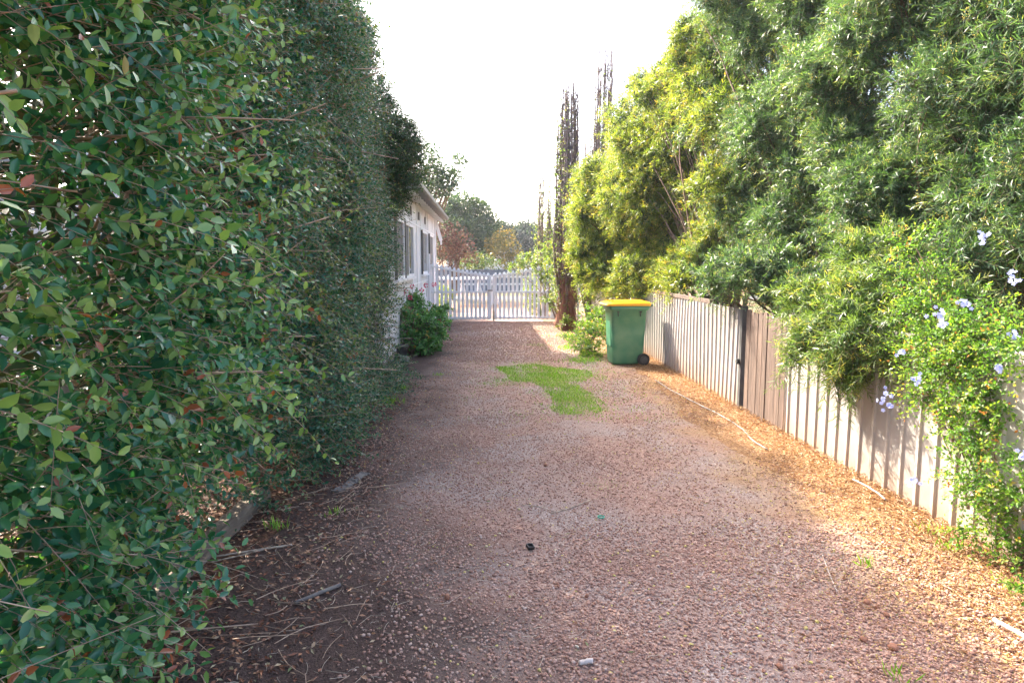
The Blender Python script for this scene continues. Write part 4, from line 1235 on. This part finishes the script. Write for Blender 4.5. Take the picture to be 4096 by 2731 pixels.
# glossy shrub beside the bin
leafy("glossy_shrub", "low glossy sunlit shrub tucked between the bin and the poplar trunk", "shrub", 403,
      [C(590, 318, 12.9, .26), C(583, 332, 12.6, .24), C(596, 335, 12.2, .24), C(592, 350, 12.0, .18), C(580, 346, 12.3, .14), C(602, 320, 12.6, .24), C(574, 338, 13.2, .15), C(566, 336, 13.8, .1)],
      (2.0, 12.6, 0), 160, (.12, .25), 10, .05, .022, M['plumb'], inner=300, droop=.2)
# vine on the gate end
leafy("vine", "light green leafy vine climbing the gate end and poplar trunk", "vine", 404,
      [C(535, 262, 18.6, .16), C(545, 275, 18.4, .22), C(555, 262, 18.0, .25), C(560, 285, 17.8, .22), C(550, 300, 18.0, .18), C(568, 300, 17.0, .2), C(580, 275, 16.6, .28), C(520, 262, 19.0, .1), C(528, 255, 19.0, .08),
       C(575, 255, 16.8, .3), C(565, 320, 16.6, .12), C(548, 250, 18.4, .2), C(590, 290, 16.0, .2), C(512, 267, 19.1, .07), C(558, 245, 17.8, .2)],
      (2.0, 17.6, 0), 60, (.2, .4), 12, .075, .045, M['poplarleaf'], inner=60, droop=.2, twr=.003, trunk_r=.015)
# yellow green bush behind gate
leafy("garden_bush", "yellow green bush just behind the right gate leaf", "bush", 405,
      [C(535, 285, 22, .40), C(542, 300, 21.6, .35), C(535, 308, 21.8, .3), C(548, 280, 22.4, .45), C(530, 295, 22.2, .25)],
      (1.9, 22, 0), 60, (.2, .4), 12, .08, .04, M['poplarleaf'], inner=200, droop=.2)
leafy("garden_bush", "small yellow green bush behind the left gate leaf with red flowers", "bush", 406,
      [C(440, 292, 24, .28), C(447, 293, 24.4, .22), C(443, 303, 23.6, .22), C(434, 305, 23.2, .22)], (-1.2, 24, 0), 60, (.15, .3), 10, .07, .04, M['poplarleaf'], inner=200)

# ------------------------------------------------------------------ poplars
def poplar(px, base_y, y, top, label, seed, spread, nst, fibrous, leaf_side):
    rng = np.random.default_rng(seed)
    b0 = P(px, 330, y); root = empty("poplar", (b0.x, y, 0))
    k = 14; tt = np.linspace(0, 1, k)
    H = top
    hs = H * np.clip(1 - np.abs(rng.normal(0, .20, nst)), .4, 1); hs[0] = H; hs[1] = H * .96
    ang = rng.uniform(0, 6.28, nst); rr = spread * np.sqrt(rng.random(nst))
    px_ = (rr * np.cos(ang))[:, None] * (np.minimum(tt * 3, 1) * (1 - .35 * tt))[None]
    py_ = (rr * np.sin(ang))[:, None] * (np.minimum(tt * 3, 1) * (1 - .35 * tt))[None]
    PL = np.stack([px_ + rng.normal(0, .010, (nst, k)), py_ + rng.normal(0, .010, (nst, k)), hs[:, None] * tt], -1)
    V, F = tubes(PL, np.linspace(.025, .009, k)[None] * rng.uniform(.6, 1.3, (nst, 1)), 5)
    npmesh("stems", V, F, M['darkstem'], parent=root)
    # short side twigs hugging the stems
    n2 = nst * 34
    idx = rng.integers(0, nst, n2); kk = rng.integers(3, k, n2)
    st = PL[idx, kk]; dv = nrm(np.stack([rng.normal(0, .35, n2), rng.normal(0, .35, n2), np.ones(n2)], -1)) * rng.uniform(.15, .45, (n2, 1))
    t4 = np.linspace(0, 1, 4)
    V, F = tubes(st[:, None] + dv[:, None] * t4[None, :, None], np.broadcast_to(np.linspace(.006, .002, 4), (n2, 4)), 3)
    npmesh("twigs", V, F, M['darkstem'], parent=root)
    if fibrous:
        kz = 20; ns = 24
        zs = np.linspace(0, 2.6, kz); a = np.arange(ns) * 2 * np.pi / ns
        rad = (.21 - .04 * (zs / 2.6) + .05 * np.exp(-zs * 5))[:, None] * (1 + .16 * rng.normal(0, 1, (kz, ns)) + .15 * np.sin(a * 5)[None])
        Vt = np.stack([rad * np.cos(a), rad * np.sin(a), np.broadcast_to(zs[:, None], rad.shape)], -1).reshape(-1, 3)
        i = np.arange(kz - 1)[:, None] * ns + np.arange(ns)[None]; j = np.arange(kz - 1)[:, None] * ns + (np.arange(ns)[None] + 1) % ns
        npmesh("trunk", Vt, np.stack([i, j, j + ns, i + ns], -1).reshape(-1, 4), M['redbark'], parent=root)
        n3 = 900
        aa = rng.uniform(0, 6.28, n3); z3 = rng.uniform(0, 2.8, n3); r3 = rng.uniform(.17, .27, n3)
        s3 = np.stack([r3 * np.cos(aa), r3 * np.sin(aa), z3], -1)
        d3 = np.stack([rng.normal(0, .05, n3), rng.normal(0, .05, n3), rng.uniform(.1, .3, n3)], -1)
        V, F = tubes(s3[:, None] + d3[:, None] * t4[None, :, None], np.full((n3, 4), .004), 3)
        npmesh("shaggy_bark", V, F, M['redbark'], parent=root)
    nlv = int(n2 * (1.2 if fibrous else 3.5))
    idx = rng.integers(0, nst, nlv); kk = rng.integers(2, k - 1, nlv)
    st = PL[idx, kk] + rng.normal(0, .09, (nlv, 3)) + np.array(leaf_side) * rng.random((nlv, 1))
    V, F, r_ = leaves(st, rng.normal(0, 1, (nlv, 3)), rng.normal(0, 1, (nlv, 3)), rng.uniform(.035, .06, nlv), rng.uniform(.03, .045, nlv), rng.random(nlv), LEAF4)
    npmesh("foliage", V, F, M['poplarleaf'], r_, parent=root)
    tag(root, label, "tree", "pencil poplars beside the gate")
    return root
poplar(567, 330, 16.9, 6.0, "nearest dark upright poplar with shaggy red brown trunk right of the gate", 501, .40, 74, True, (-.25, 0, 0))
poplar(600, 330, 20.0, 7.7, "tallest thin bare poplar rising above the far sunlit shrub", 502, .42, 64, True, (-.3, 0, 0))
poplar(544, 330, 20.6, 4.4, "low leafy poplar shoots leaning left above the gate end", 503, .36, 16, False, (-.1, 0, 0))
poplar(588, 330, 18.6, 4.9, "leafy green poplar between the dark one and the tallest one", 504, .34, 14, False, (-.1, 0, 0))

# ------------------------------------------------------------------ background trees
def far_tree(name, label, seed, clumps, trunk_xy, mat, n_m2=300, ls=(.14, .26), lw=.5, group="trees beyond the gate", trunk_r=.2):
    rng = np.random.default_rng(seed)
    root = empty(name, (trunk_xy[0], trunk_xy[1], 0)); O = np.array(root.location)
    ps = []
    for (x, y, z, r) in clumps:
        n = int(n_m2 * r * r * 4)
        v = nrm(rng.normal(0, 1, (n, 3))) * r * (1 - .5 * rng.random((n, 1)) ** 2) * np.array([1, 1, .8])
        L_ = rng.uniform(ls[0], ls[1], n)
        ps.append(leaves(np.array([x, y, z]) + v + rng.normal(0, .08 * r, (n, 3)), rng.normal(0, 1, (n, 3)) + v, rng.normal(0, .8, (n, 3)) + np.array([0, 0, .5]), L_, L_ * lw, rng.random(n), LEAF2))
    V, F, r_ = merge(ps); npmesh("crown", V - O, F, mat, r_, parent=root)
    tb = (trunk_xy[0], trunk_xy[1], -.05)
    V, F = limb_set(rng, tb, [(c[0], c[1], c[2]) for c in clumps], trunk_r, .02, bend=.3)
    npmesh("trunk", V - O, F, M['bark'], parent=root)
    tag(root, label, "tree", group)
far_tree("eucalyptus", "broad dark eucalyptus crown behind the cottage and gate", 601,
         [C(450, 215, 50, 1.1), C(462, 208, 50, 1.3), C(475, 215, 50, 1.3), C(485, 228, 50, 1.2), C(490, 240, 49, 1.0), C(455, 232, 49, 1.4), C(470, 235, 49, 1.5), C(465, 250, 49, 1.3), C(480, 250, 49, 1.2), C(445, 245, 49, 1.2), C(478, 205, 51, .6), C(452, 203, 50, .6)],
         (-.8, 50), M['euc'], 240, (.16, .3))
far_tree("eucalyptus", "wispy eucalyptus branches showing above the cottage roof", 602,
         [C(434, 155, 32, .35), C(458, 160, 32, .4), C(445, 172, 32, .5), C(436, 165, 32, .4), C(452, 178, 32, .5), C(440, 188, 32, .6), C(430, 178, 32, .7), C(432, 146, 32, .3), C(463, 162, 32, .25), C(447, 186, 32, .5), C(420, 190, 33, 1.1), C(405, 170, 33, 1.5), C(456, 173, 32, .22)],
         (-3.2, 33), M['euc'], 190, (.12, .22), trunk_r=.14)
far_tree("autumn_tree", "reddish brown autumn foliage against the cottage corner", 603,
         [C(442, 240, 31, .7), C(452, 235, 31, .7), C(460, 242, 31, .65), C(450, 252, 31, .7), C(465, 252, 31, .55), C(440, 255, 31, .7), C(446, 228, 31, .45), C(470, 257, 31, .4)],
         (-1.3, 31), M['redleaf'], 150, (.09, .16), trunk_r=.08)
far_tree("yellow_tree", "yellowing tree in the middle distance above the gate dip", 604,
         [C(497, 243, 47, .8), C(505, 238, 47, .8), C(500, 254, 46, .8), C(510, 250, 46, .8), C(515, 260, 46, .6), C(492, 250, 47, .5), C(506, 264, 45, .5)], (2.0, 47), M['yellowleaf'], 200, (.12, .22), trunk_r=.1)
far_tree("pine", "dark distant tree between the eucalyptus and the yellow tree", 605,
         [C(494, 240, 75, 1.6), C(500, 236, 76, 1.7), C(507, 237, 76, 1.6), C(503, 250, 75, 2.2), C(492, 252, 75, 2)], (1.6, 75), M['pine'], 120, (.3, .5))
far_tree("pine", "dark distant tree with forked top right of the yellow tree", 606,
         [C(520, 240, 78, 1.6), C(527, 232, 78, 1.4), C(522, 250, 77, 2.3), C(533, 244, 77, 2.0), C(530, 237, 78, 1.5), C(536, 254, 77, 2)], (5, 78), M['pine'], 120, (.3, .5))
far_tree("pine", "low dark distant tree behind the poplar shoots", 607,
         [C(545, 248, 80, 1.8), C(552, 240, 80, 1.6), C(560, 250, 80, 2.2), C(575, 246, 80, 2.6), C(590, 250, 80, 2.6)], (9, 80), M['pine'], 120, (.3, .5))
far_tree("garden_tree", "mid green garden tree over the pale blue fence", 608,
         [C(480, 262, 42, .8), C(490, 266, 42, .7), C(470, 264, 42, .8), C(515, 268, 43, .5), C(525, 262, 43, .7), C(535, 264, 42, .8)], (.5, 42), M['euc_l'], 160, (.12, .22), trunk_r=.08)
far_tree("garden_tree", "green tree standing beyond the left side of the hedge", 609,
         [(-9, 14, 3.2, 1.8), (-9.5, 12, 3.0, 1.6), (-8.5, 10, 2.6, 1.5), (-10, 8, 3.0, 1.8), (-9, 5.5, 2.4, 1.6), (-10, 3, 2.8, 1.8)], (-9.5, 9), M['euc_l'], 90, (.12, .22))

far_tree("eucalyptus", "tall spreading eucalyptus rising far behind the near hedge", 610,
         [(-7.30, y_, 10.45 + dz, 1.35) for y_, dz in ((16.3, -.2), (16.9, .1), (18.0, -.05), (19.2, .1), (20.4, 0), (21.6, -.1))] + [(-8.5, y_, 9.3, 1.6) for y_ in (16.5, 18.5, 20.5, 22.5)],
         (-8, 18), M['euc'], 480, (.16, .3), trunk_r=.25)
# far shed, wall, rail fence and table beyond the gate
sh = empty("far_house", (0.2, 62, 0))
s = MB(); s.box(-3.4, 3.0, 0, 6, 0, 2.3); s.build("wall", M['wall'], sh)
s = MB(); s.prism([(-3.8, 2.3), (3.4, 2.3), (0, 3.4)], -.4, 6.4, axis='y'); s.build("roof", M['roof'], sh)
tag(sh, "distant house with pale grey roof glimpsed through the trees", "house")
bf = empty("sheet_wall", (1, 39, 0))
s = MB(); s.box(-4.2, 7, 0, .06, 0, 1.18); s.build("panel", M['bluewall'], bf)
s = MB(); s.box(-4.2, 7, -.03, .09, 1.182, 1.23); s.build("capping", M['bluewall'], bf)
tag(bf, "low pale blue fence across the far side of the road", "fence")
rf_ = empty("rail_fence", (1, 36, 0))
for k in range(9):
    s = MB(); s.box(-4 + k * 1.2, -3.9 + k * 1.2, -.05, .05, 0, 1.0); s.build("post", M['white'], rf_)
for z in (.46, .84):
    s = MB(); s.box(-4, 6, -.085, -.052, z, z + .09); s.build("rail", M['white'], rf_)
tag(rf_, "white post and rail fence beyond the gate", "fence")
tb = empty("trestle_table", (-.55, 27, 0))
s = MB(); s.box(-1.1, 1.1, -.4, .4, .98, 1.06); s.build("table_top", M['white'], tb)
for xx in (-.95, -.35, .3, .9):
    s = MB(); s.bar((xx, -.35, 0), (xx + .12, -.05, .98), .05, .05); s.bar((xx + .28, .35, 0), (xx + .14, .05, .98), .05, .05); s.build("leg", M['white'], tb)
tag(tb, "white trestle table standing in the yard behind the left gate leaf", "table")

# ------------------------------------------------------------------ edging and small things at the left
def log(a, b_, w_, h_, name, mat, label, seed):
    rng = np.random.default_rng(seed)
    a = np.array(a); b_ = np.array(b_); c = (a + b_) / 2
    d = nrm(b_ - a); u = np.array([-d[1], d[0], 0]); L_ = np.linalg.norm(b_ - a)
    k = 26; cs = [(-.5, -.25), (-.5, .7), (-.38, .96), (.38, 1.0), (.5, .75), (.5, -.25)]
    Vv = []
    for i, t in enumerate(np.linspace(0, 1, k)):
        for (p, q) in cs:
            j = rng.normal(0, .004, 3)
            Vv.append(a + d * t * L_ + u * p * w_ + np.array([0, 0, q * h_]) + j + np.array([0, 0, .006 * math.sin(t * 7)]) - np.array([c[0], c[1], 0]))
    m_ = len(cs); Ff = []
    for i in range(k - 1):
        for j in range(m_):
            Ff.append((i * m_ + j, i * m_ + (j + 1) % m_, (i + 1) * m_ + (j + 1) % m_, (i + 1) * m_ + j))
    Ff += [(0, 5, 4, 3), (0, 3, 2, 1)]; e = (k - 1) * m_; Ff += [(e, e + 1, e + 2, e + 3), (e, e + 3, e + 4, e + 5)]
    o = npmesh(name, np.array(Vv), np.array(Ff), mat, smooth=False); o.location = (c[0], c[1], 0)
    tag(o, label, "edging")
A = G(262, 497); B = G(95, 655)
log((A.x, A.y, 0), (B.x, B.y, 0), .13, .075, "timber_edging", M['sleeper'], "weathered timber sleeper edging under the near hedge", 1)
A = G(366, 473); B = G(335, 492)
log((A.x, A.y, 0), (B.x, B.y, 0), .075, .010, "concrete_edging", M['conc'], "pale concrete edging strip by the middle hedge foot", 2)

def stick(pts, r, name, mat, label, cat, sides=8, z=None):
    q = [G(x / 4, y / 4) for x, y in pts]
    c = q[0]
    Q = np.array([[v.x - c.x, v.y - c.y, r * .9 if z is None else z] for v in q])
    # smooth resample
    m_ = 4
    T = []
    for i in range(len(Q) - 1):
        for t in np.linspace(0, 1, m_, endpoint=False): T.append(Q[i] * (1 - t) + Q[i + 1] * t)
    T.append(Q[-1]); T = np.array(T)
    if len(T) > 4: T[1:-1] = (T[:-2] + T[1:-1] * 2 + T[2:]) / 4
    rng = np.random.default_rng(len(T)); T[1:-1] += rng.normal(0, r * .12, T[1:-1].shape)
    V, F = tubes(T[None], np.full((1, len(T)), r), sides)
    # end caps
    nV = len(V); V = np.concatenate([V, T[:1], T[-1:]])
    caps = []
    for j in range(sides):
        caps.append((nV, (j + 1) % sides, j, j)); e = nV - sides; caps.append((nV + 1, e + j, e + (j + 1) % sides, e + (j + 1) % sides))
    me = bpy.data.meshes.new(name)
    me.from_pydata([tuple(v) for v in V], [], [tuple(f) for f in F] + [c_[:3] for c_ in caps]); me.materials.append(mat)
    for p in me.polygons: p.use_smooth = True
    o = link(name, me); o.location = (c.x, c.y, 0)
    tag(o, label, cat); return o
stick([(1180, 2415), (1270, 2380), (1362, 2343)], .0105, "cut_branch", M['conc'], "grey cut stick lying on dark soil left of the driveway", "stick")
stick([(850, 2228), (1000, 2205), (1170, 2180)], .006, "long_twig", M['straw'], "long pale twig pointing at the sleeper edging", "stick", 6)
stick([(830, 2250), (960, 2222), (1090, 2190)], .004, "thin_twig", M['straw'], "thinner pale twig lying alongside the long one", "stick", 6)
stick([(2205, 2052), (2280, 2032), (2360, 2000)], .004, "bark_strip", M['straw'], "pinkish bark strip across the middle of the driveway", "stick", 6)
stick([(2085, 2018), (2150, 2022), (2225, 2048)], .0025, "curved_twig", M['straw'], "thin curved twig touching the bark strip", "stick", 6)
stick([(3290, 2218), (3315, 2290), (3348, 2365)], .003, "forked_twig", M['bone'], "pale forked twig at the shadow edge in the lower right", "stick", 6)
stick([(3975, 2482), (4040, 2520), (4130, 2570)], .011, "bleached_stick", M['bone'], "white bleached stick at the right edge of the gravel", "stick")
stick([(2316, 2655), (2345, 2652), (2372, 2648)], .011, "wood_offcut", M['bone'], "short pinkish offcut lying at the bottom edge of the driveway", "offcut")
stick([(2620, 1520), (2680, 1560), (2740, 1590), (2780, 1612), (2860, 1650), (2930, 1690), (2975, 1722), (3010, 1765), (3070, 1800)], .0065, "irrigation_pipe", M['pipe'], "long grey irrigation pipe half buried in mulch beside the fence", "pipe", z=.010)
stick([(3410, 1935), (3470, 1965), (3515, 1995), (3540, 2018)], .007, "irrigation_pipe", M['pipe'], "short grey irrigation pipe end showing in the near mulch", "pipe", z=.04)
# ring and cap
p = G(345 * 1.741, 297.5 * 1.741); p = G(2404 / 4, 2070 / 4)
bm = bmesh.new()
K1, K2 = 28, 8
vs = [[bm.verts.new(((.021 + .0035 * math.cos(b2 * 2 * math.pi / K2)) * math.cos(a * 2 * math.pi / K1), (.021 + .0035 * math.cos(b2 * 2 * math.pi / K2)) * math.sin(a * 2 * math.pi / K1), .006 + .0045 * math.sin(b2 * 2 * math.pi / K2))) for b2 in range(K2)] for a in range(K1)]
for a in range(K1):
    for b2 in range(K2): bm.faces.new((vs[a][b2], vs[(a + 1) % K1][b2], vs[(a + 1) % K1][(b2 + 1) % K2], vs[a][(b2 + 1) % K2]))
s = MB(); s.bm.free(); s.bm = bm; o = s.build("plastic_ring", M['teal'], smooth=True); o.location = (p.x, p.y, .004)
tag(o, "small green plastic ring lying on the driveway gravel", "ring")
p = G(2120 / 4, 2193 / 4)
s = MB()
s.box(-.020, .020, -.020, .020, 0, .006); s.box(-.020, -.016, -.020, .020, .006, .020); s.box(.016, .020, -.020, .020, .006, .020); s.box(-.0158, .0158, -.020, -.016, .006, .020); s.box(-.0158, .0158, .016, .020, .006, .020)
o = s.build("square_bottle_top", M['blackplastic']); o.location = (p.x, p.y, .006); o.rotation_euler = (R(12), R(5), R(20))
tag(o, "small square black plastic cap on the driveway", "cap")
# loose sticks under the hedge
rng = np.random.default_rng(77)
n = 160
X = rng.uniform(-2.2, -.6, n); Y = rng.uniform(2.3, 5.2, n)
V, F = twigs_ground(rng, X, Y, rng.uniform(.1, .35, n), rng.uniform(.0015, .0028, n), z=.012)
tag(npmesh("dead_twigs", V, F, M['twig']), "tangle of thin dead twigs on the soil below the near hedge", "twigs", kind='stuff')

# ------------------------------------------------------------------ added thin volume, washes out contrast like veiling glare
hz = MB(); hz.box(-90, 90, -12, 105, -1.1, 15)
m, t, o = newmat("glare_haze_mat")
pv = N(t, "ShaderNodeVolumePrincipled"); pv.inputs["Color"].default_value = (.9, .93, 1, 1); pv.inputs["Density"].default_value = 0.0006; pv.inputs["Anisotropy"].default_value = .3
t.links.new(pv.outputs[0], o.inputs["Volume"])
tag(hz.build("glare_haze", m), kind='stuff')
